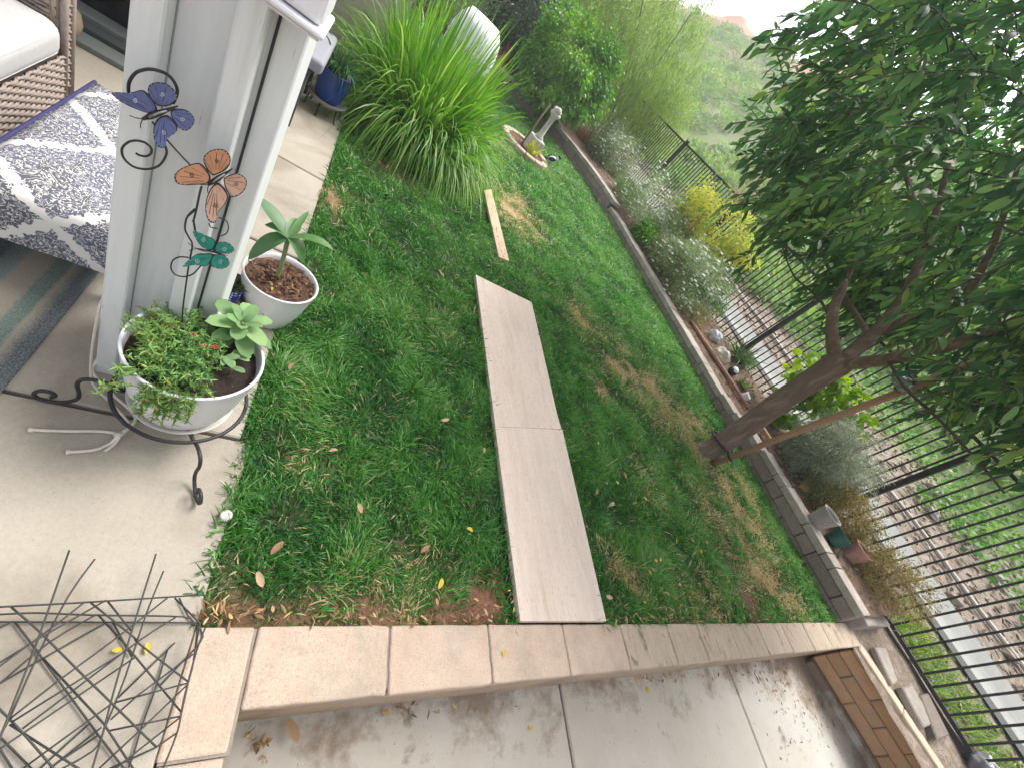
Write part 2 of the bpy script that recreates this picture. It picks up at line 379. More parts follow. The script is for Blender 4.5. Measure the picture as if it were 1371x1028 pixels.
# lawn grass: one blade mesh, density falling with distance from the terrace
def in_lawn(x, y): return .135 < x < wall_x(y) - .01 and y > .345
DRY = [(at(px, py, 0).xy, r, s) for px, py, r, s in [(785, 430, .28, .8), (840, 495, .4, .95), (880, 530, .45, .95), (925, 575, .45, .95), (600, 430, .3, .12), (420, 600, .2, .16), (805, 520, .13, .9), (985, 655, .4, 1.0), (960, 690, .3, .7), (1005, 710, .35, 1.0), (1025, 770, .38, .95), (690, 285, .42, 1.0), (685, 262, .3, .8),
        (655, 180, .4, .5), (430, 255, .16, .8), (720, 215, .3, .5), (400, 620, .10, .3), (480, 685, .07, .3), (330, 795, .09, .6), (430, 822, .12, .5), (560, 810, .2, .6), (840, 760, .15, .7), (850, 795, .15, .8), (950, 810, .3, .4), (870, 655, .25, .3), (1060, 800, .2, .7), (770, 405, .2, .4)]]
BARE = [(at(px, py, 0).xy, r, s) for px, py, r, s in [(650, 805, .17, .95), (600, 822, .12, .8), (500, 826, .10, .7), (690, 790, .06, 1), (683, 700, .03, 1), (265, 815, .05, .9), (1005, 800, .2, .8), (1040, 770, .14, .7), (435, 262, .09, .9), (330, 825, .08, .6), (812, 800, .05, .8), (800, 760, .04, .6), (905, 816, .1, .5), (440, 826, .08, .5), (700, 285, .2, .55), (1000, 730, .14, .5), (855, 505, .12, .5), (900, 550, .14, .45), (805, 520, .1, .6), (390, 828, .07, .6),
        (530, 225, .25, .8), (590, 240, .18, .7)]]
WALK = [at(637, 368, .03).xy, at(712, 405, .03).xy, at(750, 575, .03).xy, at(812, 830, .03).xy, at(697, 832, .03).xy]
def patches(P, L):
    out = np.zeros(len(P))
    for c, r, s in L:
        d = np.hypot(P[:, 0] - c[0], (P[:, 1] - c[1])); out = np.maximum(out, s * np.exp(-(d / r) ** 2))
    return out
def broken(P): return np.clip(.78 + 1.5 * nvec(P, 3.6, 3) + .9 * nvec(P, 9, 8), .06, 1.2)
LV = np.array([v.co[:] for v in LAWN.data.vertices])
for nm_, L_ in (('thatch', DRY), ('bare', BARE)):
    at_ = LAWN.data.attributes.new(nm_, 'FLOAT', 'POINT'); at_.data.foreach_set('value', np.clip(patches(LV, L_) * (1.25 * broken(LV) if nm_ == 'thatch' else 1.15), 0, 1).astype(np.float32))
pts = []
for (x0, x1, y0, y1, dens) in [(.1, 2.6, .34, 1.4, 23000), (.1, 2.6, 1.4, 2.6, 17500), (2.6, 5.4, .34, 2.6, 10500), (.1, 5.4, 2.6, 4.4, 8000), (.1, 5.4, 4.4, 7.5, 4800), (.1, 5.3, 7.5, 11.2, 2500)]:
    n = int((x1 - x0) * (y1 - y0) * dens); pts.append(np.stack([RNG.uniform(x0, x1, n), RNG.uniform(y0, y1, n)], 1))
P = np.concatenate(pts)
P = P[np.array([in_lawn(a, b) for a, b in P])]
cl = nvec(P, 7, 1.5); cl2 = nvec(P, 2.2, 9.1); bare = patches(P, BARE); dry = patches(P, DRY) * broken(P)
P0 = np.array(WALK)
def in_poly(P, Q):
    c = np.zeros(len(P), bool); j = len(Q) - 1
    for i in range(len(Q)):
        xi, yi = Q[i]; xj, yj = Q[j]
        c ^= ((yi > P[:, 1]) != (yj > P[:, 1])) & (P[:, 0] < (xj - xi) * (P[:, 1] - yi) / (yj - yi + 1e-12) + xi); j = i
    return c
keep = (RNG.random(len(P)) > bare * 1.05 - .15 * cl) & (RNG.random(len(P)) > .30 * dry) & (RNG.random(len(P)) < .9 + .5 * cl) & ~in_poly(P, P0)
P = P[keep]; cl = cl[keep]; cl2 = cl2[keep]; dry = dry[keep]; bare = bare[keep]
N = len(P); dist = np.sqrt(P[:, 0] ** 2 + P[:, 1] ** 2 + 2.5)
# blades in a tuft lean together
tuft = np.stack([nvec(P, 6, 20.0), nvec(P, 6, 40.0)], 1) * 2.2
lean = tuft + RNG.normal(size=(N, 2)) * .55
Dv = np.concatenate([lean, RNG.uniform(.75, 1.25, (N, 1))], 1)
Lh = (.078 + .05 * np.clip(cl + .3 * cl2, -.5, .8) + RNG.uniform(0, .055, N)) * (1 - .45 * np.clip(dry, 0, 1)) * (1 - .4 * bare)
drymix = np.clip(dry * .8 + .28 * cl2 + RNG.normal(size=N) * .16, 0, 1)
isdry = RNG.random(N) < np.clip(dry * 1.0 + .012 + .08 * np.clip(-cl, 0, 1), 0, 1)
tint = np.where(isdry, RNG.uniform(.78, 1.0, N), np.clip(.37 + .40 * cl + .36 * cl2 + RNG.normal(size=N) * .14 + .022 * (P[:, 1] - 1) + .03 * (P[:, 0] - 1.5), .0, .70))
M_GRASS = leaf_mat('grass_blade', [(0, (.028, .105, .024)), (.3, (.045, .178, .027)), (.55, (.092, .280, .044)), (.74, (.20, .36, .11)), (.80, (.44, .36, .17)), (1, (.62, .51, .30))], .3, .42, spec=.45)
tag(ribbons('lawn_grass', np.concatenate([P, np.full((N, 1), -.022)], 1), Dv, Lh, (.0029 + .00095 * dist) * RNG.uniform(.75, 1.25, N), RNG.uniform(.2, 1.0, N), M_GRASS, None, tint, 3), kind='stuff')

# ---------------------------------------------------------------- patio slabs, sunken slabs, stone edging
def slab(lo, hi, m, parent, bev=.006): return box('concrete_slab', lo, hi, m, parent, bev)
pat = bpy.data.objects.new('patio', None); COL.objects.link(pat); pat['kind'] = 'structure'
J = .007
ys = [-2.4, -.75, .955, 2.12, 3.05, 4.3, 5.39]
for k, (a, b) in enumerate(zip(ys, ys[1:])):
    xr = .118 if a > .3 else .1565
    if a < .3:
        slab((-1.5, a + J, -.12), (xr, b - J, 0), M_PATIO, pat)
    else:
        slab((-1.2 if k % 2 == 0 else -1.2, a + J, -.12), (xr, b - J, 0), M_PATIO, pat)
    slab((-4.2, a + J, -.12), (-1.5 - J if a < .3 else -1.2 - 2 * J, b - J, 0), M_PATIO, pat)
sunk = bpy.data.objects.new('sunken_terrace', None); COL.objects.link(sunk); sunk['kind'] = 'structure'
SZ = -.50
xs = [.30, 2.02, 3.92, 6.05]
for a, b in zip(xs, xs[1:]):
    for c, d in ((-2.6, -.98), (-.98, .16)):
        slab((a + .006, c + .005, SZ - .12), (b - .006, d - .005, SZ), M_SLAB, sunk, .008)
edge = thing('stone_edging', 'pinkish cream paving stones in one row between the lawn and the sunken terrace', 'edging')
XJ = [.315, .745, 1.18, 1.615, 2.045, 2.47, 2.80, 3.20, 3.62, 4.03, 4.45, 4.86, 5.24, 5.62]
for k, (a, b) in enumerate(zip(XJ, XJ[1:])):
    dz = random.uniform(-.003, .003)
    bm = bmesh.new(); box_bm(bm, (a + .003, .135 + random.uniform(-.003, .003), -.055), (b - .003, .338, .006 + dz), .009, seg=3); bmesh.ops.subdivide_edges(bm, edges=[e for e in bm.edges if e.calc_length() > .1], cuts=8, use_grid_fill=True)
    for v in bm.verts: v.co += Vector((.0025 * n2(v.co.y, v.co.z, 30, a), .004 * n2(v.co.x, v.co.z, 14, 7), .0015 * n2(v.co.x, v.co.y, 20, 3)))
    bm_obj('paving_stone', bm, M_COPINGW if k >= 4 else M_COPING, edge)
box('joint_mortar', (.318, .150, -.055), (5.61, .330, -.002), mat('joint_grey', (.30, .26, .215), (.22, .185, .15), 30, .95, 90, .8, .006), edge)
box('riser', (.32, .143, SZ - .02), (5.60, .325, -.056), mat('riser_render', (.42, .32, .235), (.33, .245, .175), 5, .9, 60, .4, .006, (.22, .16, .115), 2, (.5, .7)), edge)
stp = thing('stone_step', 'pinkish cream stone border running down beside the wire cages', 'step')
for a, b, z in ((.045, .336, .005), (-.30, .040, -.012), (-.75, -.305, -.15)):
    bm = bmesh.new(); box_bm(bm, (.158, a, z - .06), (.308, b, z), .008, seg=2); bm_obj('paving_stone', bm, M_COPING, stp)
box('riser', (.165, -.74, SZ), (.302, .33, -.22), MATS['riser_render'], stp); box('joint_mortar', (.163, .04, -.05), (.3165, .332, -.004), MATS['joint_grey'], stp)
# brick wall closing the terrace on the right
bw = thing('brick_wall', 'low tan brick wall with cream capstones beside the sunken terrace', 'wall')
def bwx(y): return 5.53 - .33 * (y - .13)     # the wall runs slightly away to the right
bl = .40; rowh = .123
ang = math.atan(.33)
for row in range(3):
    y = .125 - (0 if row % 2 == 0 else -.2) ; z0 = SZ + .06 + row * rowh
    yy = .125
    first = .2 if row % 2 else .4
    L = first
    while yy > -1.9:
        a = yy - L; mid = (yy + a) / 2
        M = Matrix.Translation((bwx(mid), mid, 0)) @ Matrix.Rotation(ang, 4, 'Z')
        bm = bmesh.new(); pr = random.uniform(-.004, .004)
        box_bm(bm, (pr, -(L / 2) / math.cos(ang) + .005, z0 + .004), (.11, (L / 2) / math.cos(ang) - .005, z0 + rowh - .004), .006, M)
        bm_obj('brick', bm, M_BRICK, bw); yy = a; L = bl
mort = mat('mortar', (.26, .17, .11), (.19, .12, .08), 20, .95, 80, .6, .004)
Mw = Matrix.Translation((bwx(-.9), -.9, 0)) @ Matrix.Rotation(ang, 4, 'Z')
box('mortar_bed', (.010, -1.07, SZ - .02), (.10, 1.07, -.075), mort, bw, 0, Mw)
yy = .12
for L in (.52, .44, .44, .44, .2):
    a = yy - L; mid = (yy + a) / 2
    M = Matrix.Translation((bwx(mid), mid, 0)) @ Matrix.Rotation(ang, 4, 'Z')
    box('capstone', (-.015, -(L / 2) / math.cos(ang) + .004, -.07), (.125, (L / 2) / math.cos(ang) - .004, .004), mat('cap_cream', (.56, .44, .33), (.47, .36, .26), 9, .85, 80, .4, .004, rnd=.05), bw, .008, M); yy = a
M = Matrix.Translation((bwx(-.9), -.9, 0)) @ Matrix.Rotation(ang, 4, 'Z')
box('footing', (-.09, -1.07, SZ - .02), (-.002, 1.07, SZ + .06), M_SLAB, bw, .01, M)

# ---------------------------------------------------------------- retaining wall of blocks
rw = thing('retaining_wall', 'curved low wall of grey brown concrete blocks between lawn and planting bed', 'wall')
def along(curve):
    cum = [0]
    for p, q in zip(curve, curve[1:]): cum.append(cum[-1] + math.dist(p, q))
    def f(s):
        s = max(0, min(cum[-1] - 1e-6, s))
        for k in range(len(cum) - 1):
            if cum[k] <= s <= cum[k + 1]:
                t = (s - cum[k]) / (cum[k + 1] - cum[k]); p, q = curve[k], curve[k + 1]
                return Vector((p[0] + (q[0] - p[0]) * t, p[1] + (q[1] - p[1]) * t))
    return f, cum[-1]
wf, WL = along(WALL)
def wblock(s0, s1, z0, z1, d0, d1, m, zt=None):
    p, q = wf(s0), wf(s1); c = (p + q) / 2; t = (q - p).normalized(); a = math.atan2(t.y, t.x)
    M = Matrix.Translation((c.x, c.y, 0)) @ Matrix.Rotation(a, 4, 'Z')
    L = (q - p).length
    bm = bmesh.new(); box_bm(bm, (-L / 2 + .004, -d1, z0), (L / 2 - .004, -d0, z1), .009, None, 2)
    for v in bm.verts: v.co += Vector((random.uniform(-.002, .002), random.uniform(-.0025, .0025), random.uniform(-.002, .002)))
    bmesh.ops.transform(bm, matrix=M, verts=bm.verts)
    return bm_obj('block', bm, m, rw)
s = 0.0; k = 0
while s < WL - .1:
    L = (.43, .15, .31)[k % 3] if s < 4 else (.30, .38)[k % 2]
    e = min(WL, s + L); y = wf((s + e) / 2).y; h = wall_h(y)
    if wf(s).y > 7.85 and h > .2: pass
    wblock(s, e, h - .078, h + random.uniform(-.004, .004), -.012 + random.uniform(-.004, .004), .20, M_BLOCK); s = e; k += 1
for z0f in (0, 1):
    s = 0.0; k = 0
    while s < WL - .1:
        L = (.20, .42)[(k + z0f) % 2]; e = min(WL, s + L); y = wf((s + e) / 2).y; h = wall_h(y) - .082
        z1 = h - z0f * .130; z0 = z1 - .126
        if z1 > -.03: wblock(s, e, max(z0, -.06), z1, .004 + random.uniform(-.004, .004), .19, M_BLOCKB)
        s = e; k += 1

# ---------------------------------------------------------------- lawn boards
wk = thing('lawn_board', 'long pale wooden board laid on the lawn up to the stone edging', 'board')
def plate(name, P2, z0, z1, m, parent, bev=.003):
    bm = bmesh.new(); a = [bm.verts.new((p[0], p[1], z0)) for p in P2]; b = [bm.verts.new((p[0], p[1], z1)) for p in P2]
    bm.faces.new(a); bm.faces.new(list(reversed(b)))
    n = len(P2)
    for i in range(n): bm.faces.new((a[i], b[i], b[(i + 1) % n], a[(i + 1) % n]))
    bmesh.ops.recalc_face_normals(bm, faces=bm.faces)
    if bev: bmesh.ops.bevel(bm, geom=list(bm.edges), offset=bev, segments=1, affect='EDGES')
    return bm_obj(name, bm, m, parent)
z = .03
LE = lambda t: (637 + 60 * t, 368 + 464 * t)
a_ = [at(637, 368, z).xy, at(712, 405, z).xy, at(747, 558, z).xy, at(752, 574, z).xy, at(*LE(.437), z).xy]
b_ = [at(*LE(.4373), z).xy, at(753, 574.6, z).xy, at(812, 831, z).xy, at(697, 833, z).xy]
b_ = [Vector((p.x, max(p.y, .345))) for p in b_]
plate('plank', a_, .0, .030, M_BOARD, wk, .0008); plate('plank', b_, .0, .030, M_BOARD, wk, .0008)
pk = [at(648, 255, .03).xy, at(658, 253, .03).xy, at(682, 350, .03).xy, at(668, 344, .03).xy]
tag(plate('plank', pk, 0, .03, M_PLANK, None), 'short narrow tan plank lying in the grass before the tall grass clump', 'plank')

# ---------------------------------------------------------------- house, wall, pillar
hs_ = thing('house', 'pale grey stucco house with a dark sliding door at the covered patio', 'house')
box('wall', (-4.5, 3.34, 0), (-1.62, 3.5, 2.7), M_STUCCO, hs_); box('wall', (-.62, 3.34, 0), (-.40, 3.5, 2.7), M_STUCCO, hs_)
box('wall', (-.40, 3.4, 0), (-.28, 5.3, 2.7), M_STUCCO, hs_); box('wall', (-.40, 5.4, 0), (.30, 5.55, 2.7), M_STUCCO, hs_)
sdm = mat('door_frame', (.09, .10, .105), (.07, .08, .085), 8, .5)
glass = mat('dark_glass', (.012, .014, .016), (.02, .022, .024), 2, .12, spec=.6)
fr = box('door_frame', (-1.62, 3.30, .05), (-1.57, 3.40, 2.1), sdm, hs_)
box('door_frame', (-.67, 3.30, .05), (-.62, 3.40, 2.1), sdm, hs_)
box('door_sill', (-1.62, 3.02, 0), (-.62, 3.14, .030), mat('sill_metal', (.20, .215, .21), (.16, .175, .17), 9, .5), hs_, .004)
box('door_sill', (-1.62, 3.145, 0), (-.62, 3.22, .055), sdm, hs_, .004); box('door_sill', (-1.62, 3.225, 0), (-.62, 3.34, .08), MATS['sill_metal'], hs_, .004)
box('pane', (-1.565, 3.345, .06), (-.675, 3.36, 2.1), glass, hs_)
gw = thing('garden_wall', 'beige stucco boundary wall behind the far planting bed', 'wall')
box('wall', (-3, 12.95, -.3), (5.2, 13.15, 1.95), M_STUCCO, gw); box('coping', (-3.02, 12.9, 1.952), (5.25, 13.2, 2.02), M_STUCCO, gw, .01)

pl = thing('pillar', 'pale grey wooden patio pillar with raised trim boards', 'pillar', (0, 0, 0))
box('post', (-.318, 1.148, 0), (-.080, 1.40, 2.75), M_WHITE, pl, .004)
box('trim_board', (-.343, 1.092, 0), (-.292, 1.1475, 2.75), M_WHITE, pl, .004)
box('trim_board', (-.196, 1.094, 0), (-.147, 1.1475, 2.75), M_WHITE, pl, .004)
box('crevice_shade_strip', (-.2915, 1.144, 0), (-.2895, 1.1495, 2.7), mat('crevice_shade_grey', (.33, .34, .345), (.28, .29, .29), 5, .8), pl)  # thin grey strip paints the shade in the crevice beside the trim board
cb = [Vector((-.133, 1.145, 2.7))] + [Vector((-.1335 + .0012 * math.sin(k * .9), 1.143, 2.7 - k * .235)) for k in range(1, 11)] + [Vector((-.133, 1.143, .02))]
tag(tube('cable', cb, 1.0 * .0032, M_FENCE), 'black cable running straight down the pillar beside its trim board', 'cable')
pcv = thing('patio_cover', 'white wooden patio roof carried by the pillar over the rug and chairs', 'roof', (-2, 3, 2.76))
box('roof_deck', (-2.6, -1.9, .10), (1.98, 2.5, .16), M_WHITE, pcv); box('beam', (-2.6, -1.85, .0), (1.93, -1.6, .098), M_WHITE, pcv)
tray = thing('wall_box', 'white plastic box with a ridged rim mounted high on the pillar', 'box')
c0 = at(368, -6, y=1.10); c1 = at(440, 12, y=1.10)
zt = (c0.z + c1.z) / 2
box('box_body', (c0.x - .01, 1.0, zt + .006), (c1.x + .006, 1.14, zt + .12), M_POT, tray, .012, None, 2)
box('rim', (c0.x - .018, .985, zt - .006), (c1.x + .014, 1.145, zt + .005), M_POT, tray, .005, None, 2)
box('rim', (c0.x - .012, .995, zt - .014), (c1.x + .008, 1.14, zt - .007), M_POT, tray, .003)

# ---------------------------------------------------------------- covered patio: rug, damask ottoman, wicker chair
m, nt, b = base_mat('striped_rug'); MATS['rug'] = m
tc = nt.nodes.new('ShaderNodeTexCoord'); sx = nt.nodes.new('ShaderNodeSeparateXYZ'); nt.links.new(tc.outputs['Object'], sx.inputs[0])
wob = mth(nt, 'ADD', sx.outputs[0], mth(nt, 'MULTIPLY', noise(nt, tc.outputs['Object'], 40, 4), .02))
u = mth(nt, 'FRACT', mth(nt, 'MULTIPLY', mth(nt, 'ADD', wob, 5.0), 3.3))
stripe = ramp(nt, u, [(0, (.07, .085, .095)), (.16, (.05, .065, .075)), (.20, (.12, .17, .19)), (.30, (.17, .22, .22)), (.36, (.33, .28, .21)), (.52, (.29, .25, .19)), (.56, (.12, .18, .15)), (.66, (.10, .155, .13)), (.70, (.28, .25, .19)), (.80, (.06, .075, .085)), (1, (.08, .10, .115))])
wv = noise(nt, tc.outputs['Object'], 190, 2)
nt.links.new(mix(nt, ramp(nt, wv, [(.42, (0, 0, 0)), (.62, (.4, .4, .4))]), stripe, (.34, .33, .30)), b.inputs['Base Color']); b.inputs['Roughness'].default_value = .95
bump(nt, b, wv, .7, .004)
tag(box('striped_rug', (-2.4, .35, .001), (-.492, 2.35, .011), m, None, .004), 'blue grey green and tan striped outdoor rug on the patio', 'rug')

m, nt, b = base_mat('damask_cloth'); MATS['damask'] = m
tc = nt.nodes.new('ShaderNodeTexCoord'); mp = nt.nodes.new('ShaderNodeMapping'); mp.inputs['Scale'].default_value = (3.1, 3.1, 3.1); mp.inputs['Rotation'].default_value = (0, 0, R_(45))
geo = nt.nodes.new('ShaderNodeUVMap')
nt.links.new(geo.outputs[0], mp.inputs[0]); sx = nt.nodes.new('ShaderNodeSeparateXYZ'); nt.links.new(mp.outputs[0], sx.inputs[0])
def tri(s): return mth(nt, 'ABSOLUTE', mth(nt, 'SUBTRACT', mth(nt, 'FRACT', s), .5))
ax, ay = tri(sx.outputs[0]), tri(sx.outputs[1])
cb_ = nt.nodes.new('ShaderNodeCombineXYZ'); nt.links.new(ax, cb_.inputs[0]); nt.links.new(ay, cb_.inputs[1])
edge_n = noise(nt, cb_.outputs[0], 16, 2)
lim = mth(nt, 'MAXIMUM', ax, ay)
inside = mth(nt, 'LESS_THAN', mth(nt, 'ADD', lim, mth(nt, 'MULTIPLY', mth(nt, 'SUBTRACT', edge_n, .5), .15)), .452)
orn = noise(nt, cb_.outputs[0], 14, 2, .5, 2.0)
lines = ramp(nt, orn, [(.455, (0, 0, 0)), (.474, (1, 1, 1)), (.512, (1, 1, 1)), (.531, (0, 0, 0))])
lines2 = ramp(nt, noise(nt, cb_.outputs[0], 34, 2, .5, 1.2), [(.50, (0, 0, 0)), (.54, (1, 1, 1))])
pat_ = mth(nt, 'MULTIPLY', inside, mth(nt, 'MAXIMUM', mth(nt, 'SUBTRACT', 1.0, lines), mth(nt, 'MULTIPLY', lines2, .0)))
ink = ramp(nt, noise(nt, geo.outputs[0], 4, 3), [(.35, (.085, .085, .10)), (.6, (.12, .13, .19))])
nt.links.new(mix(nt, pat_, (.68, .655, .62), ink), b.inputs['Base Color']); b.inputs['Roughness'].default_value = .85
bump(nt, b, noise(nt, tc.outputs['Object'], 300, 2), .3, .001)

ot = thing('damask_ottoman', 'low bench cushion covered in navy and white damask cloth', 'ottoman', (-.56, 1.78, 0))
X0, X1, Y0, Y1 = -.20, .185, -.40, .40
ZT, ZB = .36, .175
bm = bmesh.new(); uvl = bm.loops.layers.uv.new('UVMap')
nx, ny = 14, 24; rd = .045
def ott(u, v):
    # unfolded cloth: u,v in metres beyond the top edge run down the sides
    def f(t, lo, hi):
        if t < lo: return lo - .004 * math.sin(9 * v), lo - t
        if t > hi: return hi, t - hi
        return t, 0
    x, dx = f(u, X0, X1); y, dy = f(v, Y0, Y1); d = max(dx, dy)
    zz = ZT - max(0, d) + .006 * n2(u, v, 7)
    if d > 0:
        x += .004 * n2(u, v, 9, 3); y += (.004 * n2(u, v, 9, 6) - .012 * min(1, d / .15) if dy and v < Y0 else 0)
    else:
        e = min(x - X0, X1 - x, y - Y0, Y1 - y); zz -= .016 * max(0, 1 - e / .05) ** 2
    return Vector((x, y, zz))
us = [X0 - .18, X0 - .12, X0 - .06, X0] + list(np.linspace(X0, X1, nx))[1:-1] + [X1, X1 + .06, X1 + .12, X1 + .18]
vs = [Y0 - .185, Y0 - .12, Y0 - .06, Y0] + list(np.linspace(Y0, Y1, ny))[1:-1] + [Y1, Y1 + .06, Y1 + .12, Y1 + .185]
G = [[bm.verts.new(ott(u, v)) for u in us] for v in vs]
for j in range(len(vs) - 1):
    for i in range(len(us) - 1):
        if (i < 3 or i >= len(us) - 4) and (j < 3 or j >= len(vs) - 4): continue
        q = bm.faces.new((G[j][i], G[j][i + 1], G[j + 1][i + 1], G[j + 1][i]))
        for lp, (a, c) in zip(q.loops, ((i, j), (i + 1, j), (i + 1, j + 1), (i, j + 1))): lp[uvl].uv = (us[a], vs[c])
bmesh.ops.delete(bm, geom=[v for v in bm.verts if not v.link_faces], context='VERTS')
bm_obj('cover', bm, m, ot, True)
navy = mat('navy_trim', (.04, .042, .14), (.03, .03, .10), 30, .8)
box('piping', (X0 - .012, Y0 - .005, ZT - .045), (X0 + .002, Y1 + .012, ZT - .012), navy, ot, .006, None, 2)
for x_ in (X0 + .03, X1 - .03):
    for y_ in (Y0 + .04, Y1 - .04): box('leg', (x_ - .015, y_ - .015, .012), (x_ + .015, y_ + .015, .24), M_FENCE, ot)
box('frame', (X0 + .012, Y0 + .015, .20), (X1 - .012, Y1 - .015, .25), M_FENCE, ot)

ch = thing('wicker_chair', 'brown grey wicker armchair with a pale grey seat cushion', 'chair', (-1.32, 2.0, 0))
wick = mat('wicker', (.36, .30, .265), (.22, .175, .155), 40, .7, None, rnd=.12)
def wicker(name, o, du, dv, nu, nv, nrm, r=.0045):
    """woven panel: horizontal strands passing before and behind upright stakes"""
    o, du, dv, nrm = map(Vector, (o, du, dv, nrm)); runs = []
    for j in range(nv):
        pts = []
        for i in range(nu * 2 + 1):
            sgn = (1 if (i // 2 + j) % 2 else -1) * (.6 if i % 2 else 1)
            pts.append(o + du * (i / (2 * nu)) + dv * ((j + .5) / nv) + nrm * (.004 * sgn) + Vector((0, 0, random.uniform(-.001, .001))))
        runs.append((pts, dv.length / nv * .44))
    for i in range(nu + 1): runs.append(([o + du * (i / nu), o + du * (i / nu) + dv], r * .8))
    ob = tubes(name, runs, wick, ch, 4); ob['kind'] = 'stuff'; return ob
wicker('seat_skirt', (.392, -.75, .075), (0, 1.12, 0), (0, 0, .205), 32, 14, (1, 0, 0))
box('seat_base', (-.35, -.72, .10), (.38, .365, .275), mat('wicker_dark', (.10, .08, .07), (.07, .055, .05), 30, .9), ch)
wicker('arm_panel', (.33, .385, .075), (-.7, 0, 0), (0, 0, .62), 18, 36, (0, 1, 0))
wicker('arm_front', (.372, .37, .10), (0, .09, 0), (0, 0, .60), 3, 36, (1, 0, 0))
wicker('arm_inner', (.355, .36, .30), (-.72, 0, 0), (0, 0, .38), 18, 24, (0, -1, 0))
tubes('corner_post', [([(.39, .375, .06), (.39, .375, .70)], .013), ([(.375, .47, .06), (.375, .47, .70)], .013)], wick, ch, 7)
cush = mat('cushion_fabric', (.56, .55, .545), (.50, .49, .49), 60, .9, 200, .35, .002)
seat = rounded_box('seat_cushion', (-.36, -.74, .285), (.405, .345, .42), .05, cush, ch, 18, .018)
arc_ = lambda z_: [(.398, -.72, z_), (.398, .0, z_), (.398, .29, z_)] + [(.352 + .046 * math.cos(t_), .292 + .046 * math.sin(t_), z_) for t_ in (.3, .6, .9, 1.2, 1.5)] + [(.30, .339, z_), (-.33, .339, z_)]
tubes('piping', [(arc_(.392), .004), (arc_(.312), .004)], cush, seat, 5)
for x_, y_ in ((.35, .34), (.35, -.7), (-.3, .34)): tube('foot', [(x_, y_, .0), (x_, y_, .09)], .02, wick, ch, 8)
tag(lathe('round_pouf', [(0, .0), (.085, .0), (.115, .03), (.125, .08), (.115, .14), (.08, .17), (0, .175)], mat('tan_fabric', (.36, .28, .21), (.30, .23, .17), 40, .9, 120, .3, .002), None, 24, Matrix.Translation((-1.215, 3.03, .031)) @ Matrix.Scale(.75, 4)), 'small round tan pouf behind the wicker chair by the door', 'pouf')

# second chair, partly behind the pillar
pc = thing('patio_chair', 'dark slim legged patio chair with grey cushion behind the pillar', 'chair', (-.46, 3.8, 0))
lt = at(418, 48, y=3.75) - Vector((-.46, 3.8, 0)); lb = at(385, 168, 0) - Vector((-.46, 3.8, 0))
dk = mat('chair_metal', (.05, .055, .065), (.035, .04, .05), 20, .5)
tube('leg', [lb, (lb.x + .005, lb.y + .02, .40)], .014, dk, pc, 8); tube('leg', [(lb.x, .42, 0), (lb.x, .42, .40)], .014, dk, pc, 8)
box('leg', (-.18, -.28, 0), (-.155, -.255, .40), dk, pc)
box('seat_rail', (-.2, lb.y, .385), (lb.x + .03, .44, .415), dk, pc, .006)
box('seat_cushion', (-.2, lb.y - .01, .418), (lb.x + .085, .45, .50), mat('grey_cushion', (.28, .28, .32), (.24, .24, .28), 40, .9), pc, .025, None, 3)

# ---------------------------------------------------------------- planter on its iron stand
PC = Vector((-.085, .985, 0)); PZ0, PZ1 = .128, .390
st = thing('plant_stand', 'black wrought iron ring stand with scrolled feet under the white planter', 'plant stand', PC)
circ = lambda r, z, n=40: [(r * math.cos(2 * math.pi * k / n), r * math.sin(2 * math.pi * k / n), z) for k in range(n + 1)]
tube('ring', circ(.178, .150), .0062, M_IRON, st, 8); tube('ring', circ(.095, .118), .005, M_IRON, st, 8)
for adeg in (-64, 188, 65):
    a = R_(adeg); e = Vector((math.cos(a), math.sin(a), 0)); up = Vector((0, 0, 1))
    prof = [(.095, .118), (.15, .121), (.178, .143), (.215, .158), (.243, .150), (.252, .12), (.247, .08), (.25, .045), (.275, .018), (.305, .010), (.333, .022), (.340, .046), (.326, .064), (.306, .062), (.297, .046), (.306, .034)]
    tube('leg', smooth_pts([e * r + up * z for r, z in prof], 5), .0058, M_IRON, st, 8)
    a2 = e.cross(up) * .012
    tube('brace', [e * .09 + a2 + up * .118, e * .178 + up * .14], .005, M_IRON, st, 6)

pot = thing('white_planter', 'round white plastic planter on the black iron stand', 'planter', PC)
lathe('bowl', [(0, PZ0 + .002), (.118, PZ0 + .002), (.126, PZ0 + .010), (.148, .21), (.166, .31), (.174, PZ1 - .006), (.1765, PZ1), (.174, PZ1 + .004), (.168, PZ1 + .002), (.166, PZ1 - .012), (.16, .33), (.152, .29)], M_POT, pot, 64)
lathe('saucer', [(0, PZ0 - .004), (.125, PZ0 - .004), (.142, PZ0 + .012), (.144, PZ0 + .014), (.139, PZ0 + .013), (.122, PZ0), (0, PZ0)], mat('clear_saucer', (.62, .60, .54), (.55, .53, .48), 9, .3), pot, 48)
def soil_disc(name, r, z, m, parent, amp=.008, c=(0, 0)):
    V = [(c[0], c[1], z + amp)]; F = []; rings = 12; n = 40
    for i in range(1, rings + 1):
        for k in range(n):
            a = 2 * math.pi * k / n; rr = r * i / rings; x, y = rr * math.cos(a), rr * math.sin(a)
            V.append((c[0] + x, c[1] + y, z + amp * (n2(x, y, 22, 4) + .6 * n2(x, y, 60, 9))))
    for k in range(n): F.append((0, 1 + k, 1 + (k + 1) % n))
    for i in range(rings - 1):
        for k in range(n):
            a, b = 1 + i * n + k, 1 + i * n + (k + 1) % n; F.append((a, a + n, b + n, b))
    return pyd(name, V, F, m, parent, True)
soil_disc('soil', .164, .350, M_POTSOIL, pot, .014)
